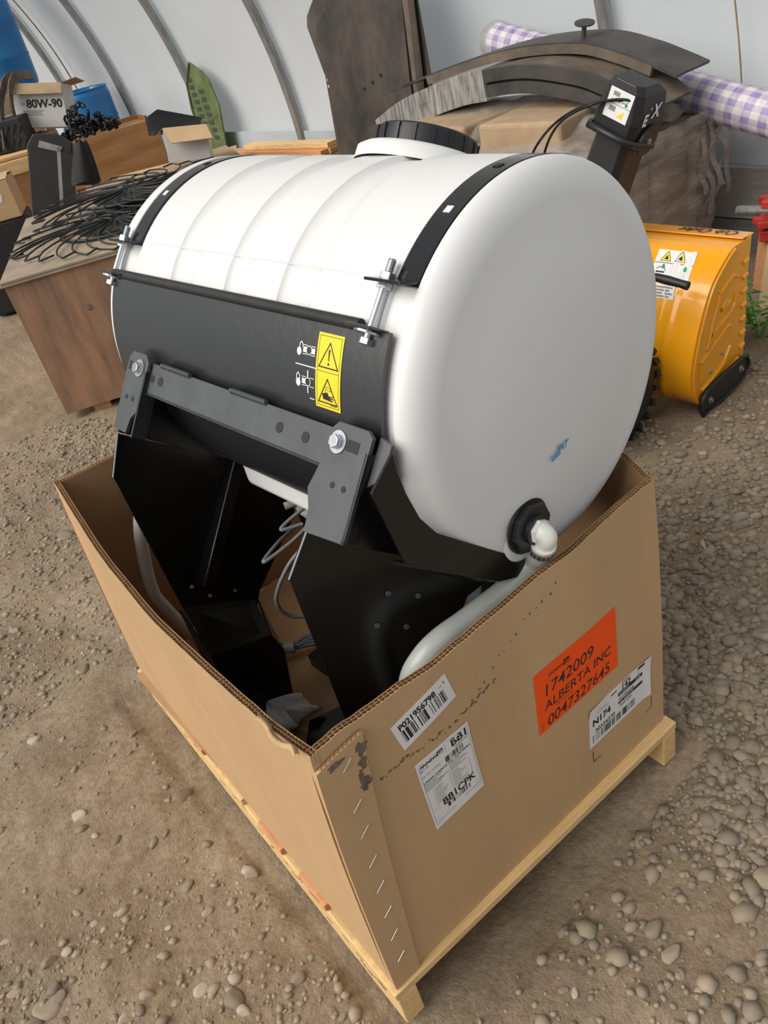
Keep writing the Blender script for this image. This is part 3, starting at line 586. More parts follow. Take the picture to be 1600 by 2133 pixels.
m.prism([(x, sf - .075, z) for x, z in [(-.480, .46), (-.47, .35), (-.437, .142), (-.345, .142), (-.315, .34), (-.33, .40)]], (0, .006, 0))
m.prism([(-.480, sf - .075, .46), (-.478, sf + .004, .56), (-.475, sf + .004, .142), (-.437, sf - .075, .142)], (.005, 0, 0))
m.prism([(-.480, sf - .075, .46), (-.33, sf - .075, .40), (-.30, sf + .003, .46), (-.468, sf + .003, .565)], (0, 0, .005))
m.prism([(-.33, sf - .075, .40), (-.315, sf - .075, .34), (-.345, sf - .075, .142), (-.32, sf + .003, .142), (-.295, sf + .003, .45)], (.004, 0, 0))
m.build('leg_foot', 'leg_black', unit, off=uo)
m = MB(); m.box((-.09, .33, .43), (.05, .70, .05)); m.box((-.09, .33, .16), (.25, .72, .04)); m.build('base_crossmember', 'leg_black', unit, bevel=.003, off=uo)
for s in (.03, .63): m = MB(); m.box((-.10, s, .43), (.05, .05, .56)); m.build('inner_post', 'leg_black', unit, bevel=.003, off=uo)
# bulkhead fitting, elbow and clear hose at the near end
fx, fz = -.122, .854; fa = Vector((0, -1, -.03)).normalized(); fo_ = Vector((fx, -.061, fz))
disc(fo_, fa, .049, .005, 32).build('gasket', 'cap_black', unit, off=uo, smooth=30)
nut = disc(fo_ + fa * .003, fa, .045, .013, 8).build('bulkhead_nut', 'cap_black', unit, off=uo, bevel=.002)
disc(fo_ + fa * .015, fa, .026, .009, 28).build('threaded_neck', 'cap_black', nut, off=uo, smooth=30)
e0 = fo_ + fa * .022; ed = Vector((.12, .42, -.9)).normalized()
m = MB(); m.lathe([(0, .0005), (0, .021), (.010, .021), (.010, .0005)], e0, fa, 6)
m.tube(cat_spline([e0 + fa * .005, e0 + fa * .012, e0 + fa * .022 + ed * .010, e0 + fa * .020 + ed * .034], 6), .0165, 18)
m.lathe([(0, .0165), (0, .021), (.006, .021), (.006, .0165)], e0 + fa * .020 + ed * .030, ed, 20); m.build('elbow', 'nylon_white', unit, smooth=50, off=uo)
h0 = e0 + fa * .020 + ed * .036
HP = [h0, h0 + ed * .022] + [wl(p) for p in [(.742, .748, .762), (.685, .758, .740), (.596, .762, .738), (.533, .764, .740), (.494, .770, .724), (.472, .785, .68), (.470, .81, .58), (.48, .85, .40), (.50, .95, .22), (.55, 1.1, .17)]]
m = MB(); m.tube(cat_spline(HP, 8), [.0188] * 10 + [.0212] * (8 * (len(HP) - 1) + 1 - 10), 18); hose = m.build('clear_hose', 'hose_clear', unit, smooth=60, off=uo)
m = MB(); m.lathe([(0, .019), (0, .0222), (.013, .0222), (.013, .019)], h0 + ed * .002, ed, 28); cl = m.build('hose_clamp', 'steel', hose, off=uo, smooth=30)
for k in range(10):
    t = 2 * PI * k / 18; e_1 = ed.cross(Vector((0, 0, 1))).normalized(); e_2 = ed.cross(e_1); d = e_1 * math.cos(t) + e_2 * math.sin(t)
    s = MB(); s.box(h0 + ed * .0085 + d * .0222, (.001, .0025, .009), Matrix((d, ed.cross(d), ed)).transposed()); s.build('clamp_slot', 'ink_black', cl, off=uo)
m = MB(); e_1 = ed.cross(Vector((0, 1, 0))).normalized(); m.box(h0 + ed * .010 + Vector((.02, -.006, -.004)), (.014, .011, .011)); m.build('clamp_screw', 'steel', cl, off=uo, bevel=.001)
# valve under the belly and its hose
m = MB(); m.lathe([(0, .0005), (0, .036), (-.02, .036), (-.02, .028), (-.034, .028), (-.034, .0005)], (-.18, .525, .800), (0, 0, 1), 8); m.build('sump_nut', 'cap_black', unit, off=uo, bevel=.002)
m = MB(); m.lathe([(0, .022), (-.02, .022), (-.022, .014), (-.05, .014)], (-.18, .525, .766), (0, 0, 1), 16)
m.tube(cat_spline([(-.18, .525, .732), (-.18, .52, .715), (-.172, .50, .70), (-.15, .46, .685), (-.10, .38, .64)], 6), .016, 12); m.tube([(-.215, .535, .735), (-.17, .515, .735)], .009, 8); m.build('drain_elbow', 'nylon_dirty', unit, smooth=60, off=uo)
def cable(pts, r, mname, name='cable'): m = MB(); m.tube(cat_spline([wl(p) if len(p) == 3 else p for p in pts], 8), r, 8); return m.build(name, mname, unit, smooth=60, off=uo)
def lc_(x, s, z): return Vector((x, s, z))
def cable_l(pts, r, mname, name='cable'): m = MB(); m.tube(cat_spline(pts, 8), r, 8); return m.build(name, mname, unit, smooth=60, off=uo)
cable_l([(-.20, .38, .80), (-.27, .40, .755), (-.33, .41, .74), (-.36, .42, .735), (-.30, .45, .73), (-.22, .5, .70)], .0042, 'cable_grey')
cable_l([(-.22, .34, .82), (-.285, .36, .76), (-.335, .38, .72), (-.372, .40, .655), (-.36, .40, .60), (-.31, .38, .575), (-.2, .36, .56)], .0042, 'cable_grey')
cable_l([(-.17, .40, .80), (-.25, .42, .785), (-.30, .42, .775), (-.26, .40, .77)], .004, 'cable_grey')
cable([(.46, 1.62, .175), (.55, 1.585, .175), (.60, 1.545, .175)], .016, 'conduit_grey', 'conduit')
for k in range(4): cable([(.595, 1.548, .170 + .006 * (k % 2)), (.64, 1.515 + .008 * k, .172 + .005 * k), (.68, 1.46 + .01 * k, .18), (.74, 1.38, .2)], .0055, 'cable_grey')
m = MB(); m.lathe([(-.004, .0165), (-.004, .0172), (.004, .0172), (.004, .0165)], wl((.572, 1.566, .175)), wl((.60, 1.545, .175)) - wl((.55, 1.585, .175)), 16); m.build('cable_tie', 'cap_black', unit, off=uo)
cable([(.47, 1.74, .74), (.408, 1.72, .655), (.378, 1.72, .555), (.363, 1.72, .46), (.375, 1.72, .39), (.392, 1.72, .32), (.42, 1.70, .24), (.46, 1.62, .18), (.52, 1.5, .165)], .0165, 'nylon_white', 'white_hose')
# wiring and pin beside the near leg
m = MB(); m.box((-.165, .03, .70), (.03, .03, .10), rotM('Y', 20)); m.build('clevis', 'black_sky_sheen', unit, bevel=.004, off=uo)
m = MB(); m.tube([(-.195, .0, .71), (-.155, -.012, .705)], .004, 8); m.lathe([(0, .0005), (0, .008), (.004, .008), (.004, .0005)], (-.158, -.012, .705), (1, -.3, -.1), 12); m.build('clevis_pin', 'zinc', unit, off=uo)
m = MB(); m.box((-.10, -.005, .765), (.04, .025, .018), rotM('Y', 30)); m.build('connector', 'blue_plastic', unit, bevel=.002, off=uo)
cable_l([(-.13, .02, .80), (-.12, -.01, .775), (-.09, -.02, .74), (-.06, 0, .66), (-.08, .05, .5)], .007, 'cap_black', 'wiring_loom')
cable_l([(-.14, .0, .66), (-.11, -.02, .68), (-.09, -.01, .72), (-.10, .01, .76)], .006, 'cap_black', 'wiring_loom')
cable_l([(-.14, .01, .80), (-.135, -.02, .785), (-.12, -.025, .765)], .0025, 'nylon_white', 'white_wire')
# crumpled plastic bag on the box floor
m = MB()
def bagp(u, v):
    t = 2 * PI * v; ph = PI * u; n = 1 + .28 * math.sin(5 * t + 3 * u) + .2 * math.sin(9 * t - 7 * u) + .12 * math.sin(17 * t + 13 * u)
    return (.085 * math.sin(ph) * math.cos(t) * n, .055 * math.sin(ph) * math.sin(t) * n, .035 + .035 * math.cos(ph) * (1 + .3 * math.sin(7 * t)))
m.grid(bagp, 16, 40); bagm = m.build('plastic_bag', 'bag_plastic', None, smooth=25); bagm.location = (.418, 1.385, .139); bagm.rotation_euler = (0, 0, R(-35)); bagm.scale = (1.0, 1.05, 1.25); tag(bagm, 'crumpled clear white plastic bag on the box floor', 'plastic bag')

# ------------------------------------------------------------------ plywood crate with rake wheels on top
crt = empty('plywood_crate', (.88, 4.12, 0), R(-24)); tag(crt, 'weathered closed plywood crate behind the box, rake wheels lying on it', 'crate')
CW, CD, CH = 1.12, 1.50, .755
m = MB(); m.box((CW / 2, .008, .395), (CW, .016, .69)); m.build('side_panel', 'plywood', crt, bevel=.002)
m = MB(); m.box((.008, CD / 2, .395), (.016, CD - .034, .69)); m.build('side_panel', 'plywood', crt, bevel=.002)
m = MB(); m.box((CW - .008, CD / 2, .395), (.016, CD - .034, .69)); m.build('side_panel', 'plywood', crt, bevel=.002)
m = MB(); m.box((CW / 2, CD - .008, .395), (CW, .016, .69)); m.build('side_panel', 'plywood', crt, bevel=.002)
for k in range(2):
    m = MB(); m.box((CW / 2 + .004 * k, CD / 2, .7495 + .014 * k), (CW + .03, CD + .03, .012)); m.build('lid_board', 'plywood_grey', crt, bevel=.002)
for x in (.18, CW / 2, CW - .16):
    m = MB(); m.box((x, CD / 2, .024), (.09, CD - .05, .048)); m.build('runner', 'pine_red', crt, bevel=.003)
m = MB(); m.lathe([(0, .0005), (0, .014), (.0008, .016), (.0008, .0005)], (.33, -.0012, .54), (0, 1, 0), 12); m.build('knot', 'grime', crt)
def rake_wheel(name, loc, rz, label, n=40, seed=1):
    e = empty(name, loc, rz); tag(e, label, 'rake wheel', 'rake wheels on the crate'); r = random.Random(seed)
    m = MB(); m.tube([(.33 * math.cos(t), .33 * math.sin(t), .012) for t in np.linspace(0, 2 * PI, 61)], .009, 8, caps=False); m.build('ring', 'rubber', e, smooth=60)
    m = MB(); m.lathe([(0, .0005), (0, .24), (.008, .24), (.014, .06), (.022, .0005)], (0, 0, .004), (0, 0, 1), 28); m.build('hub', 'rubber', e, smooth=30)
    pts = []
    for k in range(9):
        rr = .07 + .54 * k / 8; t = .10 + .75 * (k / 8) ** 1.5; pts.append((rr * math.cos(t), rr * math.sin(t), .026 - .018 * (k / 8)))
    a, b = Vector(pts[-2]), Vector(pts[-1]); d = (b - a).normalized(); q = Vector((d.x * math.cos(1.9) - d.y * math.sin(1.9), d.x * math.sin(1.9) + d.y * math.cos(1.9), .02))
    pts += [tuple(b + d * .01 + q * .012), tuple(b + q * .08)]
    m = MB(); m.tube(pts, .0046, 6); t0 = m.build('tine', 'rubber', e, smooth=60)
    for k in range(1, n):
        c = t0.copy(); C.objects.link(c); c.parent = e; c.rotation_euler = (r.uniform(-.02, .02), r.uniform(-.02, .02), 2 * PI * k / n + r.uniform(-.03, .03)); c.location = (0, 0, .006 * (k % 2))
    return e
rake_wheel('rake_wheel', (1.66, 4.42, .7695), .2, 'black wire rake wheel lying nearest the crate front edge', 30, 2)
rake_wheel('rake_wheel', (1.95, 4.83, .812), 1.1, 'black wire rake wheel lying further back on the crate', 30, 3)

# ------------------------------------------------------------------ long plywood bin, far left, with its load
bn_ = empty('plywood_bin', (2.02, 8.04, 0), R(-14)); tag(bn_, 'golden plywood bin with pale timber rail at the far left', 'bin')
for c, s, mn in (((.79, .009, .43), (1.58, .018, .84), 'plywood_gold'), ((.79, .79, .43), (1.58, .018, .84), 'plywood_gold'), ((.009, .40, .43), (.018, .76, .84), 'plywood_gold'), ((1.571, .40, .43), (.018, .76, .84), 'plywood_gold')):
    m = MB(); m.box(c, s); m.build('panel', mn, bn_, bevel=.002)
m = MB(); m.box((.79, .40, .80), (1.54, .76, .02)); m.build('deck', 'plywood_gold', bn_)
m = MB(); m.box((.32, -.018, .79), (.64, .034, .11)); m.build('rail', 'pine_x', bn_, bevel=.004)
for y in (.05, .17, .29, .41): 
    m = MB(); m.box((.30, y + .04, .865), (.62, .085, .03)); m.build('slat', 'pine_x', bn_, bevel=.003)
def carton(name, c, wd, dp, ht, M3, mname, parts=True):
    """box with open flaps; M3 columns: width, depth, height directions"""
    e = bpy.data.objects.new(name, None); C.objects.link(e); e.location = c; e.rotation_euler = M3.to_euler()
    t = .006
    m = MB(); m.box((0, -dp / 2, ht / 2), (wd, t, ht)); m.box((0, dp / 2, ht / 2), (wd, t, ht)); m.box((-wd / 2, 0, ht / 2), (t, dp - t, ht)); m.box((wd / 2, 0, ht / 2), (t, dp - t, ht)); m.box((0, 0, t / 2), (wd - t, dp - t, t)); m.build('body', mname, e, bevel=.001)
    return e
Mw = Matrix(((.80, .55, .24), (-.57, .82, .02), (-.19, -.16, .97))); 
def ortho(M):
    a = Vector((M[0][0], M[1][0], M[2][0])).normalized(); b = Vector((M[0][1], M[1][1], M[2][1])); b = (b - a * b.dot(a)).normalized(); c = a.cross(b); return Matrix((a, b, c)).transposed()
Mw = ortho(Mw)
wc = carton('oil_carton', (2.83, 8.42, .965), .46, .36, .36, Mw, 'carton_white'); tag(wc, 'white oil carton printed 80W-90 with brown flaps, on the far bin', 'carton')
def plane_print(o, ax, ay, n): o, ax, ay, n = Vector(o), Vector(ax), Vector(ay), Vector(n); return lambda a, b, h: tuple(o + ax * a + ay * b + n * h)
P = Print(plane_print((-.23, -.184, 0), (1, 0, 0), (0, 0, 1), (0, -1, 0))); P.text('80W-90', .12, .165, .095, offset=.003); P.build('lettering', 'ink_black', wc); P = Print(plane_print((-.23, -.184, 0), (1, 0, 0), (0, 0, 1), (0, -1, 0))); P.rect(.07, .20, .11, .206).rect(.07, .188, .11, .194).rect(.08, .135, .26, .142).rect(.08, .12, .24, .126).rect(.08, .105, .25, .111); tag(P.build('fine_print', 'ink_grey', wc), kind='stuff')
for nm, pts, off in (('flap', [(-.23, -.183, .36), (.23, -.183, .36), (.24, -.245, .27), (-.20, -.245, .27)], (0, -.005, .003)), ('flap', [(.232, -.18, .36), (.232, .18, .36), (.36, .17, .39), (.36, -.15, .40)], (0, 0, .005)), ('flap', [(-.232, -.18, .36), (-.232, .18, .36), (-.33, .16, .30), (-.33, -.16, .29)], (0, 0, .005))):
    m = MB(); m.prism(pts, off); m.build(nm, 'kraft_dusty', wc)
m = MB(); m.grid(lambda u, v: (-.22 + .44 * u, -.17 + .34 * v, .30 + .02 * math.sin(9 * u) * math.sin(7 * v)), 8, 8); m.build('contents', 'tread', wc, smooth=60)
def belt(name, pts, w, label, mname='tread', up=(0, 0, 1)):
    P = cat_spline(pts, 8); m = MB(); upv = Vector(up)
    def fn(u, v, h):
        i = min(len(P) - 2, int(u * (len(P) - 1))); q = P[i].lerp(P[i + 1], u * (len(P) - 1) - i); t = (P[i + 1] - P[i]).normalized(); s = t.cross(upv)
        s = s.normalized() if s.length > 1e-4 else Vector((0, 1, 0)); nn = s.cross(t); return q + s * (v - .5) * w + nn * h
    m.sheet(fn, 30, 2, .012); o = m.build(name, mname, None, smooth=50); tag(o, label, 'belt'); return o
belt('rubber_belt', [(2.52, 8.32, 1.0), (2.54, 8.32, 1.18), (2.60, 8.34, 1.34), (2.72, 8.40, 1.425), (2.88, 8.44, 1.40)], .08, 'dusty brown rubber belt drooping over the front of the oil carton', up=(1, -.6, .2))
belt('rubber_belt', [(2.30, 8.22, .92), (2.38, 8.26, 1.1), (2.50, 8.36, 1.3), (2.66, 8.48, 1.43), (2.84, 8.54, 1.42)], .07, 'dusty brown rubber belt hanging down left of the oil carton', up=(1, -.6, .2))
bk_ = empty('ribbed_crate', (2.42, 8.36, .882), R(-35)); tag(bk_, 'dark ribbed plastic crate left of the oil carton', 'crate')
m = MB(); m.box((0, 0, .13), (.42, .3, .26)); m.build('body', 'rubber', bk_, bevel=.01)
for k in range(7):
    for z in (.07, .18):
        m = MB(); m.box((-.18 + k * .06, -.153, z), (.02, .012, .09), rotM('Y', 35)); m.build('rib', 'rubber', bk_)
# heap of black chain on the bin
ch = empty('chain_heap', (3.06, 7.98, .815), 0); tag(ch, 'tangled heap of greasy black chain in front of the short blue drum', 'chain')
m = MB(); m.tube([(.034 * math.cos(t) * (1.35), .020 * math.sin(t), 0) for t in np.linspace(0, 2 * PI, 17)], .0085, 6, caps=False); lk = m.build('chain_link', 'black_gloss', ch, smooth=60); r = random.Random(12)
for k in range(110):
    t = r.uniform(0, 1); rad = .27 * math.sqrt(r.random()); an = r.uniform(0, 2 * PI); hmax = .05 + .34 * max(0, 1 - (rad / .27)) * r.random()
    o = lk if k == 0 else lk.copy()
    if k: C.objects.link(o); o.parent = ch
    o.location = (rad * math.cos(an) * 1.0 - hmax * .35, rad * math.sin(an) * .55, .012 + hmax); o.rotation_euler = (r.uniform(0, 6), r.uniform(0, 6), r.uniform(0, 6))
# blue drums
def drum(loc, label, h=.88):
    e = empty('blue_drum', loc); tag(e, label, 'drum', 'blue plastic drums'); rr = .285
    m = MB(); m.lathe([(0, .0005), (0, rr - .03), (.015, rr - .008), (.06, rr), (.27, rr + .004), (.285, rr + .011), (.30, rr + .004), (.58, rr + .004), (.595, rr + .011), (.61, rr + .004), (h - .07, rr), (h - .02, rr - .012), (h - .015, rr - .02)], (0, 0, 0), (0, 0, 1), 48); m.build('body', 'drum_blue', e, smooth=50)
    m = MB(); m.lathe([(h - .02, rr - .012), (h, rr - .006), (h + .004, rr - .014), (h - .002, rr - .024), (h - .022, rr - .03), (h - .022, .0005)], (0, 0, 0), (0, 0, 1), 48); m.build('lid', 'drum_blue', e, smooth=40)
    for x in (-.15, .15):
        m = MB(); m.lathe([(h - .022, .035), (h, .033), (h, .0005)], (x, 0, 0), (0, 0, 1), 16); m.build('bung', 'carton_white', e)
    return e
d1 = drum((3.56, 9.22, .26), 'short blue plastic drum standing behind the black chain heap'); 
P = Print(lambda a, b, h: ((.289 + h) * math.cos(R(205) + a / .289), (.289 + h) * math.sin(R(205) + a / .289), .60 + b)); P.rect(0, -.09, .11, .03, n=4); P.build('round_sticker', 'paper', d1)
P = Print(lambda a, b, h: ((.289 + h) * math.cos(R(205) + a / .289), (.289 + h) * math.sin(R(205) + a / .289), .60 + b)); P.rect(.01, -.03, .10, .015, h=.0025, n=4); P.build('sticker_band', 'ink_red', d1)
drum((3.09, 9.78, 1.285), 'tall-standing blue plastic drum at the top left corner', 1.02)
def slat_crate(name, loc, rz, w, d, h, label, mname='pine_old', ns=4):
    e = empty(name, loc, rz); tag(e, label, 'crate')
    for sx in (-1, 1):
        for sy in (-1, 1):
            m = MB(); m.box((sx * (w / 2 - .04), sy * (d / 2 - .04), h / 2), (.07, .07, h)); m.build('post', mname, e)
    hs = h / ns
    for k in range(ns):
        for sy in (-1, 1):
            m = MB(); m.box((0, sy * (d / 2 - .002), hs * (k + .5)), (w, .018, hs * .82)); m.build('slat', mname, e, bevel=.002)
        for sx in (-1, 1):
            m = MB(); m.box((sx * (w / 2 - .002), 0, hs * (k + .5)), (.018, d - .03, hs * .82)); m.build('slat', mname, e, bevel=.002)
    m = MB(); m.box((0, 0, h - .011), (w, d, .02)); m.build('top', mname, e); return e
slat_crate('drum_stand', (2.98, 9.80, 0), 0, .58, .56, 1.284, 'old slatted wooden stand under the tall blue drum', ns=6)
slat_crate('drum_block', (3.56, 9.22, 0), 0, .52, .5, .259, 'low slatted wooden block under the short blue drum', ns=2)
# grey-black guard panel leaning behind the crate, with a black bag hung on it
gp = empty('guard_panel', (1.47, 5.80, 0)); tag(gp, 'tall black boxed panel with pale grey edge strip, leaning upright behind the crate', 'panel')
dx = Vector((.86, -.46, -.16)).normalized(); dz = Vector((.36, -.03, .93)).normalized(); dy = dz.cross(dx)
def gq(a, b, c): return dx * a + dy * b + dz * c
def gbox(a0, a1, b0, b1, c0, c1): return MB().hexa([gq(a0, b0, c0), gq(a1, b0, c0), gq(a1, b1, c0), gq(a0, b1, c0), gq(a0, b0, c1), gq(a1, b0, c1), gq(a1, b1, c1), gq(a0, b1, c1)])
m = MB(); m.prism([gq(-.13, -.04, .02), gq(.15, -.04, .06), gq(.15, -.04, 1.17), gq(.05, -.04, 1.235), gq(-.09, -.04, 1.24), gq(-.13, -.04, 1.18)], dy * .08); m.build('shell', 'rubber', gp, bevel=.008)
gbox(.055, .078, -.046, -.04, .15, 1.15).build('edge_strip', 'galv', gp); m = MB(); m.prism([gq(-.06, -.046, 1.16), gq(.075, -.046, 1.12), gq(.09, -.046, 1.15), gq(-.05, -.046, 1.20)], dy * .005); m.build('edge_strip', 'galv', gp)
m = MB(); m.prism([gq(.078, -.05, .06), gq(.15, -.05, .06), gq(.15, -.05, 1.1), gq(.078, -.05, 1.12)], dy * .01); m.build('side_flange', 'rubber', gp)
m = MB()
def bagq(u, v):
    t = 2 * PI * v; wv = .03 + .06 * u ** .7; return Vector((1.47, 5.80, 0)) + gq(.215 + .02 * u + wv * math.cos(t) * (1 + .1 * math.sin(5 * t)), -.11 + .05 * math.sin(t) * (1 + .2 * math.sin(3 * t)), 1.17 - .25 * u + .012 * math.sin(3 * t))
m.grid(bagq, 10, 24); m.add([bagq(1, k / 24) for k in range(24)], [tuple(range(24))]); o = m.build('drawstring_bag', 'black_cloth', None, smooth=50); tag(o, 'black cloth bag hanging at the right edge of the black panel', 'bag')
# tied cardboard box and tote at the left edge
m = MB(); m.box((0, 0, .32), (.52, .42, .64)); tt = m.build('storage_tote', 'rubber', None, bevel=.02); tt.location = (1.60, 6.75, 0); tt.rotation_euler = (0, 0, R(-20)); tag(tt, 'black plastic tote under the tied cardboard box at the left edge', 'tote')
tb = empty('tied_carton', (1.60, 6.73, .641), R(-24)); tag(tb, 'small brown cardboard box tied with a black strap at the left edge', 'carton')
m = MB(); m.box((0, 0, .13), (.46, .38, .26)); m.build('body', 'kraft_tan', tb, bevel=.008); 
for pts in ([(-.23, -.19, .262), (.23, -.19, .262), (.23, 0, .285), (-.23, .0, .275)], [(-.23, .19, .262), (.23, .19, .262), (.23, .02, .275), (-.23, .02, .27)]):
    m = MB(); m.prism(pts, (0, 0, .005)); m.build('flap', 'kraft_tan', tb)
m = MB(); m.tube([(-.06, -.195, 0), (-.06, -.197, .25), (-.06, -.18, .283), (-.06, .0, .292), (-.06, .19, .27), (-.06, .197, 0)], .011, 6); m.build('strap', 'rubber', tb)
m = MB(); m.box((.13, -.1915, .15), (.035, .002, .05), rotM('Y', 20)); m.build('tag', 'paper', tb)
# pile of flattened cardboard with an open carton and a black housing on it
slat_crate('board_crate', (2.80, 6.06, 0), R(-20), 1.15, .92, .555, 'old slatted wooden crate under the flattened cardboard', ns=3)
r = random.Random(3)
cl_ = ['lowest', 'second lowest', 'third lowest', 'third highest', 'second highest', 'topmost']
for k in range(6):
    w, d = r.uniform(.85, 1.15), r.uniform(.6, .85); sd = r.uniform(0, 9); m = MB()
    m.sheet(lambda u, v, h: ((u - .5) * w, (v - .5) * d, .006 * math.sin(u * 5 + sd) * math.sin(v * 4) + .012 * (u - .5) ** 2 * (k % 3) + h), 8, 6, .006)
    o = m.build('cardboard_sheet', 'kraft_dusty' if k % 2 else 'kraft_tan', None, smooth=30); o.location = (2.72 + r.uniform(-.1, .12), 5.98 + r.uniform(-.08, .08), .566 + .019 * k); o.rotation_euler = (R(r.uniform(-.3, .3)), R(r.uniform(-.3, .3)), R(-22 + r.uniform(-14, 14)))
    tag(o, 'flattened brown cardboard sheet, %s in the pile left of the tank' % cl_[k], 'cardboard', 'flattened cardboard pile')
Mo = ortho(Matrix(((.84, .5, .14), (-.53, .84, .02), (-.14, -.12, .98))))
oc = carton('open_carton', (2.86, 5.80, .715), .30, .27, .22, Mo, 'carton_white'); tag(oc, 'small open white carton with tan flaps on the cardboard pile', 'carton')
for pts in ([(-.152, -.13, .22), (.155, -.13, .22), (.19, -.23, .13), (-.10, -.235, .12)], [(-.155, -.12, .22), (-.155, .13, .22), (-.26, .10, .15), (-.27, -.14, .13)], [(.155, -.13, .22), (.155, .13, .22), (.24, .13, .27), (.24, -.13, .27)]):
    m = MB(); m.prism(pts, (0, -.003, .004)); m.build('flap', 'kraft_tan', oc)
bh = empty('black_housing', (2.84, 5.86, .925), R(-25)); bh.rotation_euler = (R(-14), R(8), R(-25)); tag(bh, 'black hollow plastic housing lying across the open white carton', 'housing')
m = MB(); m.prism([(-.20, -.10, 0), (-.13, -.11, -.02), (.17, -.10, 0), (.20, -.08, .05), (-.10, -.10, .13), (-.18, -.10, .09)], (0, .015, 0)); m.prism([(-.20, .12, 0), (.17, .12, 0), (.20, .12, .05), (-.10, .12, .13), (-.18, .12, .09)], (0, .012, 0)); m.box((0, .01, .0), (.36, .22, .012)); m.box((-.19, .01, .05), (.012, .22, .10)); m.build('shell', 'cap_black', bh, bevel=.003)
m = MB(); m.tube([(-.12, 0, .03), (.0, .02, .07), (.10, .0, .05)], .022, 8); m.build('duct', 'rubber', bh, smooth=60)
# stacked timbers by the wall
slat_crate('timber_rack', (3.66, 5.85, 0), 0, .34, 1.35, .535, 'low slatted rack by the wall under the loose timbers', ns=3)
for k, (x, y, z, l, a) in enumerate([(3.60, 5.85, .555, 1.3, 3), (3.72, 5.80, .555, 1.25, -1), (3.66, 5.72, .593, 1.05, 5)]):
    m = MB(); m.box((0, 0, 0), (.11, l, .036)); o = m.build('timber', 'pine' if k == 2 else 'pine_red', None, bevel=.003); o.location = (x, y, z); o.rotation_euler = (0, 0, R(a))
    tag(o, ['reddish timber in the bottom layer, further from the wall', 'reddish timber in the bottom layer, against the wall', 'pale timber lying on top of the wall timbers'][k], 'timber', 'timbers by the wall')
# green slotted guard against the wall
gs = empty('slotted_guard', (3.80, 7.2, 0)); tag(gs, 'long green slotted metal guard propped against the film wall', 'guard')
ol = [(7.08, 0), (7.42, 0), (7.42, .55), (7.46, .84), (7.42, 1.05), (7.27, 1.215), (7.10, 1.14), (7.02, 1.06), (6.96, .87), (7.02, .55)]
gx_ = lambda z: .02 + .03 * z
m = MB(); m.prism([(gx_(z), y - 7.2, z) for y, z in ol], (.016, 0, 0)); m.build('plate', 'olive', gs, bevel=.003)
m = MB(); m.tube([(gx_(z) - .004, y - 7.2, z) for y, z in ol[1:6]], .012, 6); m.build('edge_tube', 'olive', gs, smooth=60)
for j, (y0, z0, z1) in enumerate(((7.30, .72, 1.08), (7.14, .60, .98))):
    for k in range(7):
        z = z0 + (z1 - z0) * k / 6; m = MB(); m.box((gx_(z) - .001, y0 - 7.2 + .01 * k, z), (.004, .085, .034)); m.build('slot', 'slot_dark', gs)
# big dusty bent plate leaning by the wall
bp = empty('bent_plate', (3.50, 4.45, 0)); tag(bp, 'tall dusty black bent steel plate standing against the film wall', 'steel plate')
px_ = lambda z: -.02 + .07 * z
def plate(poly, x, t, nm): m = MB(); m.prism([(px_(z) + x, y - 4.45, z) for y, z in poly], (t, 0, 0)); return m.build(nm, 'dusty_black', bp, bevel=.004)
plate([(5.0, .002), (4.97, .6), (4.97, 1.05), (5.08, 1.35), (5.06, 1.41), (4.93, 1.52), (4.62, 1.62), (4.0, 1.66), (3.93, 1.03), (3.93, .002)], .05, .012, 'back_sheet')
plate([(4.88, .002), (4.88, 1.0), (4.925, 1.30), (4.90, 1.36), (4.76, 1.44), (4.5, 1.52), (4.04, 1.56), (4.06, 1.0), (4.02, .002)], .0, .05, 'raised_panel')
m = MB(); m.hexa([(px_(0) - .0, -.43, .002), (px_(0) - .05, -.50, .002), (px_(0), -.52, .002), (px_(0) + .05, -.44, .002), (px_(1.5), -.41, 1.55), (px_(1.5) + .0, -.46, 1.55), (px_(1.5) + .03, -.48, 1.55), (px_(1.5) + .05, -.42, 1.55)]); m.build('folded_flange', 'dusty_brown', bp)
for y, z in ((4.50, .965), (4.41, 1.0), (4.32, 1.035)): MB().lathe([(0, .0005), (0, .013), (.001, .013)], (px_(z) - .0015, y - 4.45, z), (-1, 0, 0), 12).build('hole', 'ink_black', bp)
for z in (1.03, .99): MB().lathe([(0, .0005), (0, .009), (.001, .009)], (px_(z) + .0485, 4.945 - 4.45, z), (-1, 0, 0), 12).build('hole', 'paper', bp)
# ------------------------------------------------------------------ wrapped pallet load, arched fender, dome lid, checked roll
wp = empty('wrapped_pallet', (3.26, 2.95, 0)); tag(wp, 'stretch-wrapped pallet load of dusty cartons by the right wall', 'pallet load')
for x in (-.36, 0, .36):
    m = MB(); m.box((x, 0, .05), (.09, 1.5, .10)); m.build('runner', 'pine_old', wp)
for k in range(7):
    m = MB(); m.box((0, -.69 + .23 * k, .112), (.82, .12, .022)); m.build('slat', 'pine_old', wp)
for (cx_, cy_, w, d, z0, z1) in ((-.19, -.42, .38, .62, .125, .66), (.20, -.42, .38, .62, .125, .66), (0, .30, .76, .78, .125, .66)):
    m = MB(); m.box((cx_, cy_, (z0 + z1) / 2), (w, d, z1 - z0)); m.build('carton', 'kraft_dusty', wp, bevel=.01)
m = MB(); m.box((.02, -.02, .715), (.86, 1.58, .10)); m.build('top_tray', 'dusty_brown', wp, bevel=.02)
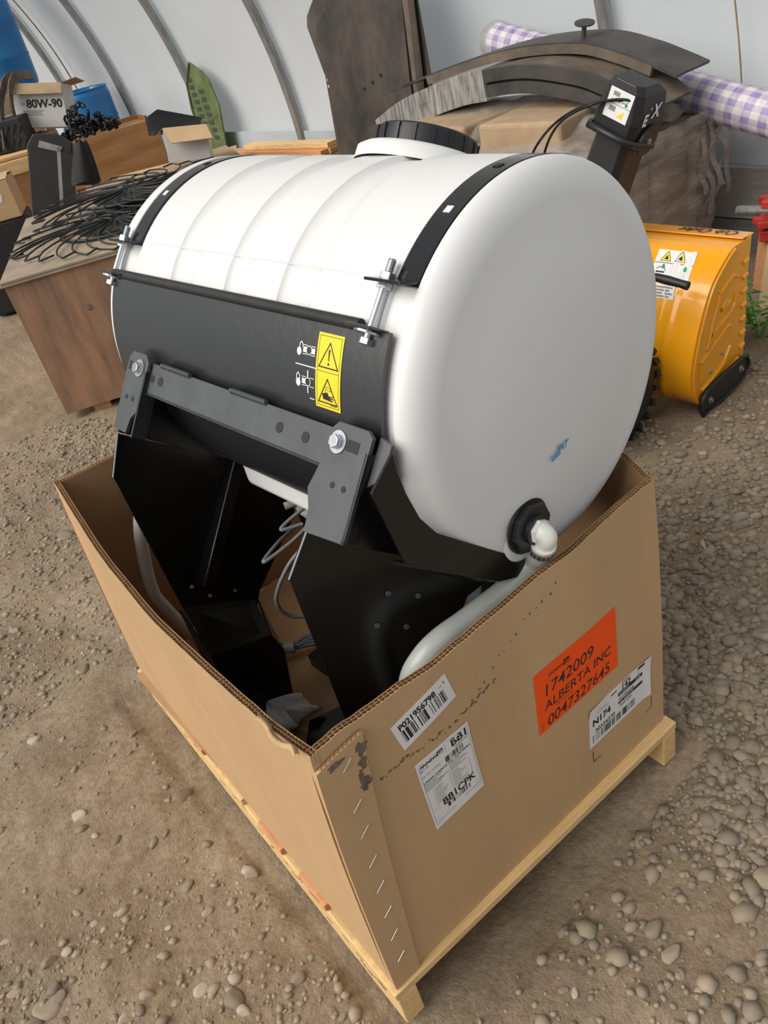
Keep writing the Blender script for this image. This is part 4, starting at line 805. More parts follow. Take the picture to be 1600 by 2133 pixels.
for k, (cx_, cy_, w, d, h, a) in enumerate(((-.17, -.30, .42, .46, .15, 4), (-.12, .24, .50, .50, .14, -5), (.24, .0, .30, .60, .10, 2))):
    m = MB(); m.box((cx_, cy_, .766 + h / 2), (w, d, h), rotM('Z', a)); m.build('carton', 'kraft_dusty', wp, bevel=.02, seg=3)
m = MB()
def skin(u, v):
    t = 2 * PI * u; c, s = math.cos(t), math.sin(t); k = 1 / max(abs(c), abs(s)); n = float(vnoise(u * 40, v * 3, 1, 61)) - .5; n2 = float(vnoise(u * 12 + v * 9, v * 6 + u * 5, 1, 62)) - .5
    w = .44 + .02 * math.sin(v * 3); e = 1 + .03 * n + .06 * n2 * (1 - v)
    return (w * .98 * c * min(k, 1.30) * e + .012, .82 * s * min(k, 1.30) * e - .02, .10 + .70 * v + .02 * n2)
m.grid(skin, 120, 14)
m.build('stretch_film', 'wrap_film', wp, smooth=40)
m = MB(); m.grid(lambda u, v: (-.42 + .84 * u, -.72 + 1.4 * v, .775 + .155 * (math.sin(PI * min(1, max(0, u * 1.1))) ** .5) * (math.sin(PI * v) ** .35) + .012 * math.sin(23 * u + 9 * v)), 40, 40); m.build('film_top', 'wrap_film', wp, smooth=40)
for k in range(5):
    m = MB(); m.sheet(lambda u, v, h: (.20 + .055 * k + .04 * v + .02 * math.sin(9 * u + k), -.86 + .015 * math.sin(11 * u + 2 * k), .74 - (.30 + .06 * (k % 3)) * u + h), 10, 2, .001); m.build('film_tail', 'wrap_film', wp, smooth=60)
def sweep(path, x0, x1, d0, d1):
    P = [Vector((0, *p)) for p in path]; P = cat_spline(P, 8); m = MB(); V = []
    for i, p in enumerate(P):
        t = (P[min(i + 1, len(P) - 1)] - P[max(0, i - 1)]).normalized(); n = Vector((0, t.z, -t.y));
        if n.z > 0: n = -n
        V += [Vector((x0, 0, 0)) + p + n * d0, Vector((x1, 0, 0)) + p + n * d0, Vector((x1, 0, 0)) + p + n * d1, Vector((x0, 0, 0)) + p + n * d1]
    F = [(4 * i + k, 4 * i + (k + 1) % 4, 4 * i + 4 + (k + 1) % 4, 4 * i + 4 + k) for i in range(len(P) - 1) for k in range(4)] + [(3, 2, 1, 0), tuple(4 * (len(P) - 1) + k for k in range(4))]
    m.add(V, F); return m
AP = [(4.46, .0), (4.42, .30), (4.32, .52), (4.14, .72), (3.86, .885), (3.59, .985), (3.2, 1.07), (2.79, 1.105), (2.47, 1.065), (2.32, 1.02), (2.2, .97), (2.10, .90)]
af = empty('arched_fender', (3.10, 4.4, 0)); tag(af, 'long arched black plastic fender over the wrapped pallet load', 'fender'); ao = (-3.10, -4.4, 0)
sweep(AP, 3.10, 3.40, 0, .014).build('crown', 'dusty_brown', af, smooth=40, off=ao)
sweep(AP, 3.085, 3.115, -.004, .05).build('rim', 'fender', af, smooth=40, off=ao)
sweep(AP, 3.112, 3.125, .05, .065).build('groove', 'rubber', af, smooth=40, off=ao)
sweep(AP, 3.09, 3.12, .062, .115).build('skirt', 'fender', af, smooth=40, off=ao)
sweep(AP[4:7] + [(3.0, 1.092)], 3.075, 3.41, -.012, .125).build('wrapping', 'wrap_clear', af, smooth=40, off=ao)
LPp = [(3.92, 1.005), (3.6, 1.065), (3.23, 1.125), (2.9, 1.155), (2.57, 1.145), (2.35, 1.09), (2.2, 1.035), (2.09, .99)]
dl = empty('dome_cover', (3.3, 2.9, 1.03)); tag(dl, 'long shallow dusty black cover lying on top of the arched fender', 'cover'); do_ = (-3.3, -2.9, -1.03)
sweep(LPp, 3.27, 3.52, 0, .012).build('shell', 'fender', dl, smooth=40, off=do_); sweep(LPp[1:-1], 3.265, 3.285, .006, .045).build('lip', 'dusty_brown', dl, smooth=40, off=do_)
m = MB(); m.tube([(3.36, 2.62, 1.145), (3.36, 2.61, 1.205)], .011, 8); m.lathe([(0, .0005), (.004, .045), (.010, .046), (.014, .0005)], (3.36, 2.61, 1.20), (-.1, -.25, 1), 16); m.build('knob', 'fender', dl, off=do_, smooth=40)
m = MB(); m.tube([(3.33, 2.62, 1.145), (3.33, 2.63, 1.09)], .008, 8); m.build('stud', 'steel', dl, off=do_)
# checked roll in plastic
def checkmat():
    m = bpy.data.materials.new('checked_print'); m.use_nodes = True; nt = m.node_tree; N = nt.nodes; L = nt.links; b = N['Principled BSDF']; b.inputs['Roughness'].default_value = .3
    tc = N.new('ShaderNodeTexCoord'); sp = N.new('ShaderNodeSeparateXYZ'); L.new(tc.outputs['UV'], sp.inputs[0])
    def stripe(o, k):
        a = N.new('ShaderNodeMath'); a.operation = 'MULTIPLY'; a.inputs[1].default_value = k; L.new(o, a.inputs[0]); f = N.new('ShaderNodeMath'); f.operation = 'FRACT'; L.new(a.outputs[0], f.inputs[0])
        g = N.new('ShaderNodeMath'); g.operation = 'GREATER_THAN'; g.inputs[1].default_value = .5; L.new(f.outputs[0], g.inputs[0]); return g
    s1, s2 = stripe(sp.outputs[0], 10), stripe(sp.outputs[1], 26); a = N.new('ShaderNodeMath'); a.operation = 'ADD'; L.new(s1.outputs[0], a.inputs[0]); L.new(s2.outputs[0], a.inputs[1])
    h = N.new('ShaderNodeMath'); h.operation = 'MULTIPLY'; h.inputs[1].default_value = .5; L.new(a.outputs[0], h.inputs[0])
    rp = N.new('ShaderNodeValToRGB'); rp.color_ramp.elements[0].color = (.82, .80, .78, 1); rp.color_ramp.elements[1].color = (.30, .19, .52, 1); L.new(h.outputs[0], rp.inputs[0]); L.new(rp.outputs[0], b.inputs['Base Color']); MT['checked_print'] = m
checkmat()
ra, rb = Vector((3.70, 3.52, 1.145)), Vector((3.62, 1.35, .605)); rl = (rb - ra).length; rd = (rb - ra).normalized()
rl_ = empty('checked_roll', ra); tag(rl_, 'long purple and white checked roll in clear plastic by the wall', 'roll')
m = MB(); m.lathe([(h, .088) for h in np.linspace(.06, rl, 12)], (0, 0, 0), rd, 40); o = m.build('roll', 'checked_print', rl_, smooth=60); uv = o.data.uv_layers.new(name='UVMap')
for p in o.data.polygons:
    ks = [o.data.loops[i].vertex_index for i in p.loop_indices]; js = [k % 40 for k in ks]; wrap = max(js) - min(js) > 20
    for i, k in zip(p.loop_indices, ks): j = k % 40; uv.data[i].uv = (((j + 40) if wrap and j < 20 else j) / 40, (k // 40) / 11)
m = MB(); m.lathe([(0, .0005), (-.01, .03), (0, .075), (.06, .088), (.06, .0005)], (0, 0, 0), rd, 24); m.build('end_twist', 'wrap_clear', rl_, smooth=60)
m = MB(); m.lathe([(-.03, .02), (-.02, .06), (.02, .095), (.08, .100)] + [(h, .098 + .004 * math.sin(h * 31)) for h in np.linspace(.12, rl, 40)], (0, 0, 0), rd, 32); m.build('plastic_sleeve', 'wrap_sleeve', rl_, smooth=60)

# ------------------------------------------------------------------ snow blower
sb = empty('snow_blower', (2.5, 1.77, 0)); tag(sb, 'yellow snow blower with black chute standing right of the tank', 'snow blower'); so_ = (-2.5, -1.77, 0)
Y0, Y1 = 1.44, 2.09
back = [(2.68, .572), (2.60, .574), (2.545, .552), (2.461, .490), (2.410, .41), (2.375, .33), (2.348, .25), (2.338, .19), (2.345, .12), (2.372, .07), (2.42, .035)]
bs = [Vector((p.x, p.z)) for p in cat_spline([(x, 0, z) for x, z in back], 5)]
def bk_pt(t):
    i = min(len(bs) - 2, int(t * (len(bs) - 1))); q = bs[i].lerp(bs[i + 1], t * (len(bs) - 1) - i); d = (bs[i + 1] - bs[i]).normalized(); return q, Vector((d.y, -d.x)) * (1 if d.y * 0 - d.x * 0 == 0 else 1)
def HB(t, y, h):
    q, n = bk_pt(t); n = Vector((-abs(n.x), n.y)) if n.x > 0 else n
    dq = q - Vector((2.62, .30)); n = n if n.dot(dq) > 0 else -n; return (q.x + n.x * h, y, q.y + n.y * h)
rid = lambda y: .006 * (math.exp(-((y - 1.555) / .010) ** 2) + math.exp(-((y - 1.60) / .010) ** 2))
m = MB(); m.sheet(lambda u, v, h: HB(u, Y0 + (Y1 - Y0) * v, h + rid(Y0 + (Y1 - Y0) * v) * (1 if u > .22 else 0)), 50, 60, -.004); hs = m.build('auger_housing', 'blower_yellow', sb, smooth=50, off=so_)
m = MB(); m.box((2.70, (Y0 + Y1) / 2, .578), (.075, Y1 - Y0, .005), rotM('Y', 4)); m.build('top_lip', 'blower_yellow', hs, off=so_, bevel=.002)
side = [(p.x, p.y) for p in bs] + [(2.69, .032), (2.705, .20), (2.70, .42), (2.715, .578)]
for y, s in ((Y0, -1), (Y1, 1)):
    m = MB(); m.prism([(x, y, z) for x, z in side], (0, s * .004, 0)); sd = m.build('side_plate', 'blower_yellow', hs, off=so_)
    # rolled rim inset from the outline, then pressed ribs
    m = MB(); cxm = Vector((2.56, .30)); rim = [Vector(p) for p in [(q.x, q.y) for q in bs[6:]]]
    m.tube([(p.x + .018 * (1 if p.x < 2.6 else -1), y + s * .004, p.y - .008) for p in rim], .0075, 6); m.build('rim_bead', 'blower_yellow', sd, off=so_, smooth=60)
    for pts in ([(2.46, .30), (2.60, .345), (2.625, .40)], [(2.515, .435), (2.59, .47), (2.63, .46)], [(2.44, .255), (2.46, .30), (2.50, .40), (2.515, .435)], [(2.41, .10), (2.50, .125), (2.555, .15), (2.60, .20)], [(2.40, .215), (2.56, .285), (2.60, .28)], [(2.40, .145), (2.40, .215)], [(2.56, .40), (2.53, .37), (2.58, .385)], [(2.66, .12), (2.62, .11), (2.56, .10)]):
        m = MB(); m.tube(cat_spline([(x, y + s * .003, z) for x, z in pts], 4), .010, 6); m.build('pressed_rib', 'blower_yellow', sd, off=so_, smooth=60)
    for k in range(7):
        m = MB(); m.tube([(2.665, y + s * .003, .16 + .055 * k), (2.695, y + s * .003, .168 + .055 * k)], .010, 6); m.build('pressed_rib', 'blower_yellow', sd, off=so_, smooth=60)
    for x, z in ((2.545, .192), (2.472, .150)): disc((x, y + s * .003, z), (0, s, 0), .008, .006, 6).build('bolt', 'steel', sd, off=so_)
    m = MB(); sk = [(2.40 + .0, .055)] + [(2.425 + .055 * math.cos(R(a)), .056 + .055 * math.sin(R(a))) for a in range(180, 80, -15)] + [(2.665 + .045 * math.cos(R(a)), .098 + .045 * math.sin(R(a))) for a in range(95, -60, -15)] + [(2.46, .002), (2.40, .005)]
    sk = [(2.40, .004), (2.385, .03), (2.39, .075), (2.42, .098), (2.46, .105), (2.66, .125), (2.695, .118), (2.71, .085), (2.70, .05), (2.66, .028), (2.44, .0)]
    m.prism([(x, y + s * .006, z) for x, z in sk], (0, s * .016, 0)); shoe = m.build('skid_shoe', 'cap_black', sb, off=so_, bevel=.006)
    m = MB(); m.tube([(x, y + s * .022, z) for x, z in sk] + [(sk[0][0], y + s * .022, sk[0][1])], .008, 6); m.build('shoe_rim', 'cap_black', shoe, off=so_, smooth=60)
    for x, z in ((2.445, .05), (2.655, .082)):
        disc((x, y + s * .021, z), (0, s, 0), .013, .003, 16).build('washer', 'steel', shoe, off=so_); disc((x, y + s * .024, z), (0, s, 0), .008, .008, 6).build('bolt', 'steel', shoe, off=so_)
m = MB(); m.tube([(2.56, Y0 + .01, .26), (2.56, Y1 - .01, .26)], .02, 12); m.build('auger_shaft', 'cap_black', sb, off=so_)
for k in range(26):
    t = k / 26; a = 2 * PI * t * 2.5; y = Y0 + .04 + (Y1 - Y0 - .08) * t; s_ = MB(); s_.box((2.56 + .11 * math.cos(a), y, .26 + .11 * math.sin(a)), (.10, .03, .008), rotM('Y', -math.degrees(a))); s_.build('auger_tooth', 'cap_black', sb, off=so_)
# decals
def HD(a, b, h): return tuple(Vector(HB(b, 1.70 - a, .0008 + h)) + Vector(so_))
m = MB(); m.sheet(lambda u, v, h: Vector(HB(.185 + .125 * v, 1.70 - .02 * v - .155 * u + .0, .001 + h + rid(1.70 - .02 * v - .155 * u))) + Vector(so_), 20, 6, .0004); dcl = m.build('warning_decal', 'paper', hs); dcl['label'] = 'white safety decal with two yellow triangles'
def HDf(a, b, h): y = 1.70 - .02 * b - .155 * a; return tuple(Vector(HB(.185 + .125 * b, y, .0018 + h + rid(y))) + Vector(so_))
P = Print(HDf); P.poly([(.14, .42), (.40, .42), (.27, .06)], .0004).poly([(.52, .42), (.78, .42), (.65, .06)], .0004); P.build('triangle', 'decal_yellow', dcl)
P = Print(HDf)
for o in (0, .38): P.line([(.14 + o, .42), (.40 + o, .42), (.27 + o, .06)], .012, .0008, True).poly([(.22 + o, .36), (.28 + o, .22), (.33 + o, .38)], .0008)
P.rect(.0, .47, 1, .485, .0006).rect(.12, .72, .34, .76, .0006).rect(.16, .82, .28, .85, .0006).line([(.12, .66), (.18, .60), (.30, .60), (.36, .70)], .014, .0006); P.build('symbols', 'ink_black', dcl)
P = Print(HDf); P.poly([(.27 + .04 * math.cos(t), .58 + .07 * math.sin(t)) for t in np.linspace(0, 2 * PI, 10)[:-1]], .0008).poly([(.86 + .04 * math.cos(t), .62 + .07 * math.sin(t)) for t in np.linspace(0, 2 * PI, 10)[:-1]], .0008); P.build('tick_mark', 'ink_green', dcl)
def HDg(a, b, h): y = 1.69 - .125 * a - .01 * b; return tuple(Vector(HB(.322 + .05 * b, y, .0012 + h + rid(y))) + Vector(so_))
m = MB(); m.sheet(lambda u, v, h: HDg(u, v, h), 16, 3, .0004); d2 = m.build('text_decal', 'paper', hs)
P = Print(HDg)
for k in range(4): P.rect(.08, .12 + .22 * k, .92 - .1 * (k % 2), .24 + .22 * k, .001, n=8)
P.build('text_lines', 'ink_grey', d2)
P = Print(lambda a, b, h: (2.700 - b + so_[0], 1.475 + a + so_[1], .582 + h + so_[2] - .004 * 0)); P.text('Cub Cadet', 0, -.018, .052, shear=.35, offset=.0008); P.build('lettering', 'ink_black', hs)
# crank handle
m = MB(); m.tube([(2.30, 1.575, .568), (2.30, 1.545, .567), (2.30, 1.50, .562), (2.30, 1.45, .556), (2.30, 1.425, .552)], [.012, .014, .0155, .0135, .015], 14); hd = m.build('crank_grip', 'cap_black', sb, off=so_, smooth=60)
m = MB(); m.lathe([(-.02, .0005), (-.02, .02), (.02, .02), (.02, .0005)], (2.30, 1.585, .572), (0, .2, 1), 12); m.tube([(2.30, 1.585, .57), (2.20, 1.62, .60), (2.0, 1.72, .78)], .011, 8); m.build('crank_rod', 'cap_black', sb, off=so_)
# chute: leans towards the camera side; built along its own axis
c0, c1 = Vector((2.47, 1.975, .60)), Vector((2.51, 1.795, 1.018)); ca = (c1 - c0).normalized(); cw = Vector((0, -ca.z, ca.y)).normalized(); cdp = ca.cross(cw)
def CP(a, b, t): return c0 + cw * a + cdp * b + ca * t
LEN = (c1 - c0).length
def ring(w, d, t, ch=.025): return [CP(-w, -d + ch, t), CP(-w + ch, -d, t), CP(w - ch, -d, t), CP(w, -d + ch, t), CP(w, d, t), CP(-w, d, t)]
def loft(rings, m=None, caps=True):
    m = m or MB(); n = len(rings[0]); m.add([p for r_ in rings for p in r_], [(i * n + k, i * n + (k + 1) % n, (i + 1) * n + (k + 1) % n, (i + 1) * n + k) for i in range(len(rings) - 1) for k in range(n)] + ([tuple(range(n))[::-1], tuple((len(rings) - 1) * n + k for k in range(n))] if caps else [])); return m
s_ = 1 if CP(0, -1, 0).x < CP(0, 1, 0).x else -1
def ringx(w, d, t, ch=.022, ob=0.0): return [CP(-w, s_ * (-d + ch + ob), t), CP(-w + ch, s_ * (-d + ob), t), CP(w - ch, s_ * (-d + ob), t), CP(w, s_ * (-d + ch + ob), t), CP(w, s_ * (d + ob), t), CP(-w, s_ * (d + ob), t)]
loft([ringx(.088, .075, -.04), ringx(.078, .07, .2), ringx(.070, .065, LEN)]).build('chute', 'chute_black', sb, off=so_, bevel=.004)
cap_ = loft([ringx(.088, .085, LEN - .03), ringx(.090, .088, LEN + .02), ringx(.074, .075, LEN + .11, ob=-.012), ringx(.060, .055, LEN + .135, ob=-.03)]).build('chute_deflector', 'chute_black', sb, off=so_, bevel=.004)
m = MB(); m.tube([CP(-.095, s_ * -.06, LEN - .035), CP(-.08, s_ * -.10, LEN - .03), CP(.06, s_ * -.10, LEN - .03), CP(.10, s_ * -.06, LEN - .04), CP(.10, s_ * .05, LEN - .06)], .012, 8); m.build('hinge_strap', 'chute_black', cap_, off=so_, smooth=60)
hp = CP(.094, s_ * .01, LEN - .035); disc(hp, cw, .052, .008, 24).build('hinge_plate', 'chute_black', cap_, off=so_, smooth=30); disc(hp + cw * .008, cw, .010, .004, 16).build('washer', 'steel', cap_, off=so_); disc(hp + cw * .012, cw, .006, .005, 6).build('bolt', 'steel', cap_, off=so_)
def fr(a, b, h):            # front face of the deflector
    k = b / .11; return tuple(CP(a, s_ * (-.088 * (1 - k) + -.087 * k - .0015 - h), LEN + .0 + b) + Vector(so_))
def fr(a, b, h):
    p0, p1 = CP(0, s_ * -.088, LEN + .02), CP(0, s_ * -.087, LEN + .11); p = p0.lerp(p1, (b) / .09); n = -cdp * s_
    return tuple(p + cw * a + n * (.0012 + h) + Vector(so_))
P = Print(fr); P.rect(-.046, -.005, .050, .088, 0); P.build('chute_decal', 'paper', cap_)
P = Print(fr); P.rect(-.046, .040, .050, .042, .0006).rect(-.030, .065, -.005, .078, .0006).rect(-.030, .018, -.005, .034, .0006).line([(.012, .052), (.03, .056), (.035, .068)], .003, .0006).line([(-.03, .052), (-.015, .050), (-.012, .060)], .003, .0006); P.build('symbols', 'ink_grey', cap_)
P = Print(fr); P.poly([(.005, .006), (.030, .006), (.030, .030)], .0006); P.build('triangle', 'decal_yellow', cap_)
P = Print(fr); P.poly([(.0 + .006 * math.cos(t), .055 + .006 * math.sin(t)) for t in np.linspace(0, 6.28, 9)[:-1]], .0006).poly([(.03 + .006 * math.cos(t), .050 + .006 * math.sin(t)) for t in np.linspace(0, 6.28, 9)[:-1]], .0006); P.build('tick_mark', 'ink_green', cap_)
def sdp(a, b, h):           # side of the deflector facing the camera's right
    p0, p1 = CP(.090, 0, LEN + .02), CP(.074, 0, LEN + .11); k = b / .09; return tuple(p0.lerp(p1, k) + cdp * s_ * a + cw * (.0016 + h) + Vector(so_))
P = Print(sdp); P.text('E', -.055, .000, .048, shear=.25, offset=.002).text('X', -.005, .020, .056, shear=.25, offset=.002).rect(-.018, .046, -.010, .052); P.build('lettering', 'ink_white', cap_)
for k in range(2):
    m = MB(); m.tube(cat_spline([(2.30 + .03 * k, 2.10 - .03 * k, .70), (2.33 + .03 * k, 2.10 - .04 * k, .90), (2.36, 2.02 - .05 * k, 1.02 + .02 * k), (2.40, 1.90 - .06 * k, 1.085 + .01 * k), (2.43, 1.76 - .03 * k, 1.095), (2.45, 1.70, 1.05)], 8), .0045, 6); m.build('control_cable', 'cap_black', sb, off=so_, smooth=60)
# wheels, body and handlebars behind the housing
for y in (1.60, 2.0):
    e = MB(); e.lathe([(-.06, .0005), (-.06, .11), (-.055, .16), (-.04, .185), (.04, .185), (.055, .16), (.06, .11), (.06, .0005)], (2.12, y, .20), (0, 1, 0), 36); w_ = e.build('wheel', 'rubber', sb, off=so_, smooth=40)
    for k in range(22):
        for s in (-1, 1):
            a = 2 * PI * (k + .25 * s) / 22; t = MB(); t.box((2.12 + .188 * math.cos(a), y + s * .03, .20 + .188 * math.sin(a)), (.022, .055, .022), rotM('Y', -math.degrees(a)) @ rotM('X', s * 20)); t.build('tread_lug', 'rubber', w_, off=so_)
m = MB(); m.box((2.06, 1.80, .33), (.46, .26, .26)); m.build('gearbox', 'cap_black', sb, off=so_, bevel=.03, seg=3)
m = MB(); m.box((1.98, 1.80, .56), (.30, .30, .20)); m.build('engine_cover', 'cap_black', sb, off=so_, bevel=.05, seg=4)

# ------------------------------------------------------------------ right edge: red rotor, boards, weeds
rr_ = empty('red_rotor', (3.60, 1.74, 0)); tag(rr_, 'red toothed metal rotor on a grey shaft at the right edge', 'rotor')
m = MB(); m.tube([(0, 0, 0), (0, 0, .52)], .028, 12); m.build('post', 'red_paint', rr_)
def star(z, r0, r1, n, t): 
    pts = [((r0 if k % 2 else r1) * math.cos(PI * k / n), (r0 if k % 2 else r1) * math.sin(PI * k / n), z) for k in range(2 * n)]; m = MB(); m.prism(pts, (0, 0, t)); return m.build('toothed_disc', 'red_paint', rr_, bevel=.006)
star(.385, .10, .13, 10, .035); star(.30, .11, .15, 12, .035); star(.235, .09, .13, 10, .05)
m = MB(); m.tube([(0, 0, .352), (0, .24, .335)], .022, 12); m.build('shaft', 'galv', rr_)
for k, (x, y, w, h, t, a, l) in enumerate(((3.36, 1.36, .72, .30, .02, 12, 'front pale plywood offcut standing at the right edge'), (3.52, 1.44, .80, .26, .05, 7, 'weathered plank on edge behind the plywood offcut'))):
    m = MB(); m.box((0, 0, h / 2), (t, w, h)); o = m.build('wood_offcut', 'pine_red' if k else 'kraft_tan', None, bevel=.002); o.location = (x, y, .0); o.rotation_euler = (0, R(a), R(2 - 4 * k)); tag(o, l, 'board')
lf = MB(); lf.add([(0, 0, 0), (.012, .022, .004), (.008, .05, .002), (0, .072, -.010), (-.008, .05, .002), (-.012, .022, .004), (0, .03, -.004)], [(0, 1, 6), (1, 2, 6), (2, 3, 6), (3, 4, 6), (4, 5, 6), (5, 0, 6)]); lfo = None
r = random.Random(21)
for k, (x, y, h, l) in enumerate(((3.06, 1.56, .22, 'taller leafy green weed beside the snow blower'), (3.02, 1.44, .10, 'low leafy green weed in front of the plywood offcut'), (2.92, 1.36, .05, 'tiny green weed seedling in the gravel'))):
    e = empty('weed', (x, y, 0)); tag(e, l, 'weed', 'weeds by the blower'); ns = (9, 6, 4)[k]
    for s in range(ns):
        an = r.uniform(0, 2 * PI); ln_ = h * r.uniform(.7, 1.15); tip = Vector((math.cos(an) * ln_ * .55, math.sin(an) * ln_ * .55, ln_)); m = MB(); m.tube([(0, 0, 0), tip * .5 + Vector((0, 0, .02)), tip], .0025, 5); m.build('stem', 'leaf', e)
        for q in range(6 if k == 0 else 4):
            t = .3 + .7 * q / 5
            if lfo is None: lfo = lf.build('leaf', 'leaf', e, smooth=180); o = lfo
            else: o = lfo.copy(); C.objects.link(o); o.parent = e
            o.location = tip * min(1, t) + Vector((0, 0, .015 * (1 - t))); o.rotation_euler = (R(r.uniform(-25, 25)), R(r.uniform(-20, 20)), r.uniform(0, 6.28)); sc = r.uniform(.6, 1.05) * (1 if k == 0 else .7); o.scale = (sc, sc, sc)

tr = empty('trestle', (3.63, 1.42, 0)); tag(tr, 'small wooden trestle under the low end of the checked roll', 'trestle')
for sx in (-1, 1):
    for sy in (-1, 1):
        m = MB(); m.hexa([(sx * .14 - .02, sy * .07 - .02, 0), (sx * .14 + .02, sy * .07 - .02, 0), (sx * .14 + .02, sy * .07 + .02, 0), (sx * .14 - .02, sy * .07 + .02, 0), (sx * .07 - .02, sy * .02 - .02, .47), (sx * .07 + .02, sy * .02 - .02, .47), (sx * .07 + .02, sy * .02 + .02, .47), (sx * .07 - .02, sy * .02 + .02, .47)]); m.build('leg', 'pine_old', tr)
m = MB(); m.box((0, 0, .495), (.26, .09, .05)); m.build('beam', 'pine_old', tr, bevel=.004)
# ------------------------------------------------------------------ stones and gravel
def stone_mesh(sub, seed, flat):
    import bmesh
    b = bmesh.new(); bmesh.ops.create_icosphere(b, subdivisions=sub, radius=1.0); rs = np.random.default_rng(seed); ax = rs.normal(size=(7, 3)); ax /= np.linalg.norm(ax, axis=1)[:, None]; am = rs.uniform(.5, .86, 7)
    for v in b.verts:
        p = np.array(v.co); k = 1.0
        for a, m_ in zip(ax, am):
            d = p @ a
            if d > m_: p = p - a * (d - m_) * .95
        p = p * (1, .78, flat); v.co = p
    me_ = bpy.data.meshes.new('stone'); b.to_mesh(me_); b.free(); me_.polygons.foreach_set('use_smooth', [True] * len(me_.polygons)); return me_
SM = [stone_mesh(3, k, .42 + .08 * (k % 4)) for k in range(10)]
SMATS = ['stone_tan', 'stone_grey', 'stone_pale', 'stone_dark', 'stone_tan']
variants = []
for k, me_ in enumerate(SM):
    for j, mn in enumerate(SMATS[:4]):
        c = me_.copy(); c.materials.append(MT[mn]); variants.append((c, mn))
def blocked(x, y):
    if .17 < x < 1.12 and .62 < y < 1.98: return True
    a, b = x - .88, y - 4.12; u_ = a * .9135 - b * .4067; v_ = a * .4067 + b * .9135
    return (-.04 < u_ < 1.2 and -.04 < v_ < 1.6) or (2.3 < x < 2.75 and 1.4 < y < 2.12) or (x > 2.8 and y > 2.05)
def density(x, y):
    """loose stone cover: thick gravel bed to the right of the box, drifts elsewhere"""
    g = 1 / (1 + math.exp(-((x - .845) * 24 + (y - .5) * 3.0))) if x > .55 else 0.0
    if x > 1.35: g *= max(.35, 1 - (x - 1.35) * .9)
    n = float(vnoise(x, y, 2.3, 71)); n2 = float(vnoise(x, y, 6, 72)); d = .06 + .5 * max(0, n - .52) * 4 * (.4 + n2) 
    if y > 2.2 and x < 1.2: d += .35
    if x > .35 and y < .75: d *= .4
    return min(1, max(d * .8, g * (.45 + .9 * max(0, n - .15))))
r = random.Random(99); inds = []; tries = 0
camp = Vector((0, 0, 1.65)); fwd = Vector((.445, .694, -.566))
def inview(x, y, z=0, mx=850, my=1120):
    v = Vector((x, y, z)) - camp; zc = v.dot(fwd); xc = v.dot(Vector((.739, -.641, -.206))); yc = v.dot(Vector((-.506, -.327, -.799)))
    return zc > .2 and abs(xc / zc) * 1650 < mx and abs(yc / zc) * 1650 < my
while len(inds) < 300 and tries < 60000:
    tries += 1; x = r.uniform(-.7, 2.4); y = r.uniform(.1, 3.6)
    if not inview(x, y) or blocked(x, y) or r.random() > density(x, y) + .08: continue
    dist = (Vector((x, y, 0)) - camp).length
    if r.random() > (1.6 / dist) ** 2: continue
    lft = x < .55
    if sum(1 for q_ in inds if (q_[0] < .55) == lft) >= 150: continue
    s = min(.030, (.0095 if lft else .0108) * math.exp(r.gauss(.0, .36)))
    if any((x - a) ** 2 + (y - b) ** 2 < (.8 * (s + c)) ** 2 for a, b, c in inds): continue
    inds.append((x, y, s))
inds[0] = (-.315, 1.30, .030)
for i, (x, y, s) in enumerate(inds):
    me_, mn = variants[r.randrange(len(variants))]; o = bpy.data.objects.new('stone', me_); C.objects.link(o); sc = s * (1.25 if s > .012 else 1.15)
    o.location = (x, y, float(gh(x, y)) + s * (.02 if x < .55 else .18)); o.rotation_euler = (r.uniform(-.25, .25), r.uniform(-.25, .25), r.uniform(0, 6.28)); o.scale = (sc * r.uniform(.9, 1.25), sc, sc * r.uniform(.8, 1.1))
    right = x > .55; cn = {'stone_tan': 'tan', 'stone_grey': 'grey', 'stone_pale': 'pale', 'stone_dark': 'dark brown'}[mn]; sz = 'large' if s > .017 else ('small' if s < .0095 else 'medium-sized')
    if i == 0: tag(o, 'broad pale flat stone sunk in the dirt at the lower left', 'stone', 'loose stones')
    elif right: tag(o, '%s %s stone in the gravel right of the cardboard box' % (sz, cn), 'stone', '%s %s stones right of the box' % (sz, cn))
    else: tag(o, '%s %s stone lying on the dirt left of the cardboard box' % (sz, cn), 'stone', '%s %s stones left of the box' % (sz, cn))
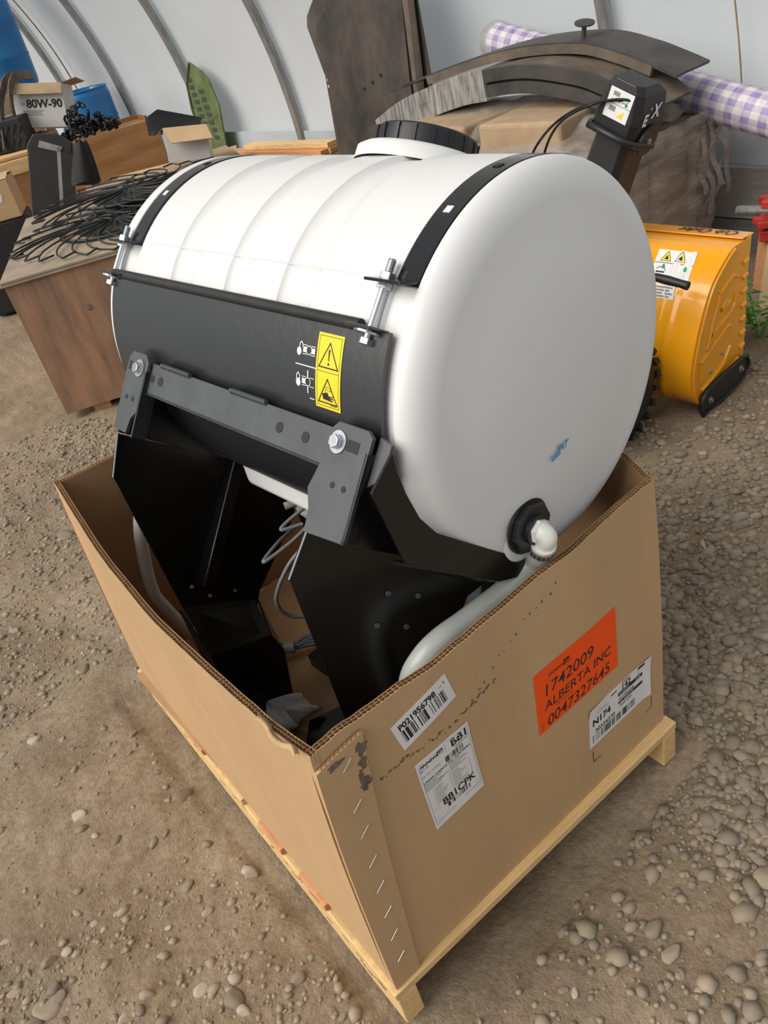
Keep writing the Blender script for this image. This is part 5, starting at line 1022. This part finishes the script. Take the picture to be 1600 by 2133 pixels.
# the rest of the gravel: too many to pick apart
def low(seed):
    import bmesh
    b = bmesh.new(); bmesh.ops.create_icosphere(b, subdivisions=1, radius=1.0); rs = np.random.default_rng(seed); V = np.array([v.co[:] for v in b.verts]) * rs.uniform(.75, 1.2, (len(b.verts), 1)); b.verts.ensure_lookup_table(); b.verts.index_update(); F = np.array([[v.index for v in f.verts] for f in b.faces]); b.free(); return V, F
LV = [low(k) for k in range(6)]
def scatter(name, n, box_, smin, smu, sig, mname, label, cat, dens, smax=.016, sink=.1):
    Vs, Fs, o, c, t = [], [], 0, 0, 0
    while c < n and t < n * 40:
        t += 1; x = r.uniform(box_[0], box_[1]); y = r.uniform(box_[2], box_[3])
        if blocked(x, y) or not inview(x, y, 0, 1700, 1900) or r.random() > dens(x, y): continue
        s = min(smax, max(smin, smu * math.exp(r.gauss(0, sig)))); V, F = LV[r.randrange(6)]; a = r.uniform(0, 6.28); ca_, sa_ = math.cos(a), math.sin(a)
        W_ = V * np.array([s * r.uniform(.9, 1.5), s, s * r.uniform(.5, .85)]); W_ = np.stack([W_[:, 0] * ca_ - W_[:, 1] * sa_ + x, W_[:, 0] * sa_ + W_[:, 1] * ca_ + y, W_[:, 2] + float(gh(x, y)) + s * sink], -1)
        Vs.append(W_); Fs.append(F + o); o += len(V); c += 1
    V = np.concatenate(Vs); F = np.concatenate(Fs); me_ = bpy.data.meshes.new(name); me_.vertices.add(len(V)); me_.vertices.foreach_set('co', V.astype(np.float32).ravel()); me_.loops.add(F.size); me_.loops.foreach_set('vertex_index', F.astype(np.int32).ravel()); me_.polygons.add(len(F)); me_.polygons.foreach_set('loop_start', np.arange(0, F.size, 3, dtype=np.int32)); me_.polygons.foreach_set('use_smooth', np.ones(len(F), bool)); me_.update(calc_edges=True); me_.materials.append(MT[mname])
    ob = bpy.data.objects.new(name, me_); C.objects.link(ob); tag(ob, label, cat, kind='stuff'); return ob
bedd = lambda x, y: density(x, y) if (x > .55) else 0
scatter('gravel_bed', 13000, (.5, 2.9, -.6, 2.2), .003, .0085, .42, 'stone_grey', 'grey-brown gravel bed right of the cardboard box', 'gravel', bedd, .022)
scatter('gravel_bed', 6500, (.5, 2.9, -.6, 2.2), .003, .0085, .42, 'stone_tan', 'tan pebbles mixed through the gravel bed right of the box', 'gravel', bedd, .022)
scatter('gravel_scatter', 9500, (-1.6, 1.4, -.5, 4.2), .0018, .0045, .5, 'stone_tan', 'small tan pebbles scattered over the dirt left of the box', 'gravel', lambda x, y: density(x, y) if x < 1.0 else 0, .014)
scatter('gravel_scatter', 4700, (-1.6, 1.4, -.5, 4.2), .0018, .0045, .5, 'stone_grey', 'small grey pebbles scattered over the dirt left of the box', 'gravel', lambda x, y: density(x, y) if x < 1.0 else 0, .014)
scatter('grit', 9000, (-1.4, 2.8, -.5, 2.8), .0010, .0020, .4, 'debris', 'fine dark grit and crumbs over the dirt floor', 'grit', lambda x, y: .4 + .6 * density(x, y), .005)
for k, (x, y, l, a, lab) in enumerate(((-.02, 1.28, .05, 20, 'thin straw stalk on the dirt at the lower left'), (.98, .80, .10, 70, 'brown wood splinter on the gravel near the pallet corner'), (1.75, 1.02, .05, 40, 'flat reddish wood chip on the gravel at the right'))):
    m = MB(); m.tube([(-l / 2, 0, 0), (0, .004, .003), (l / 2, 0, 0)], [.0012, .004 if k else .0015, .001], 6, flat=1 if k == 0 else 2); o = m.build('wood_splinter', 'pine_old' if k else 'nylon_dirty', None); o.location = (x, y, float(gh(x, y)) + .012); o.rotation_euler = (0, 0, R(a)); tag(o, lab, 'splinter')
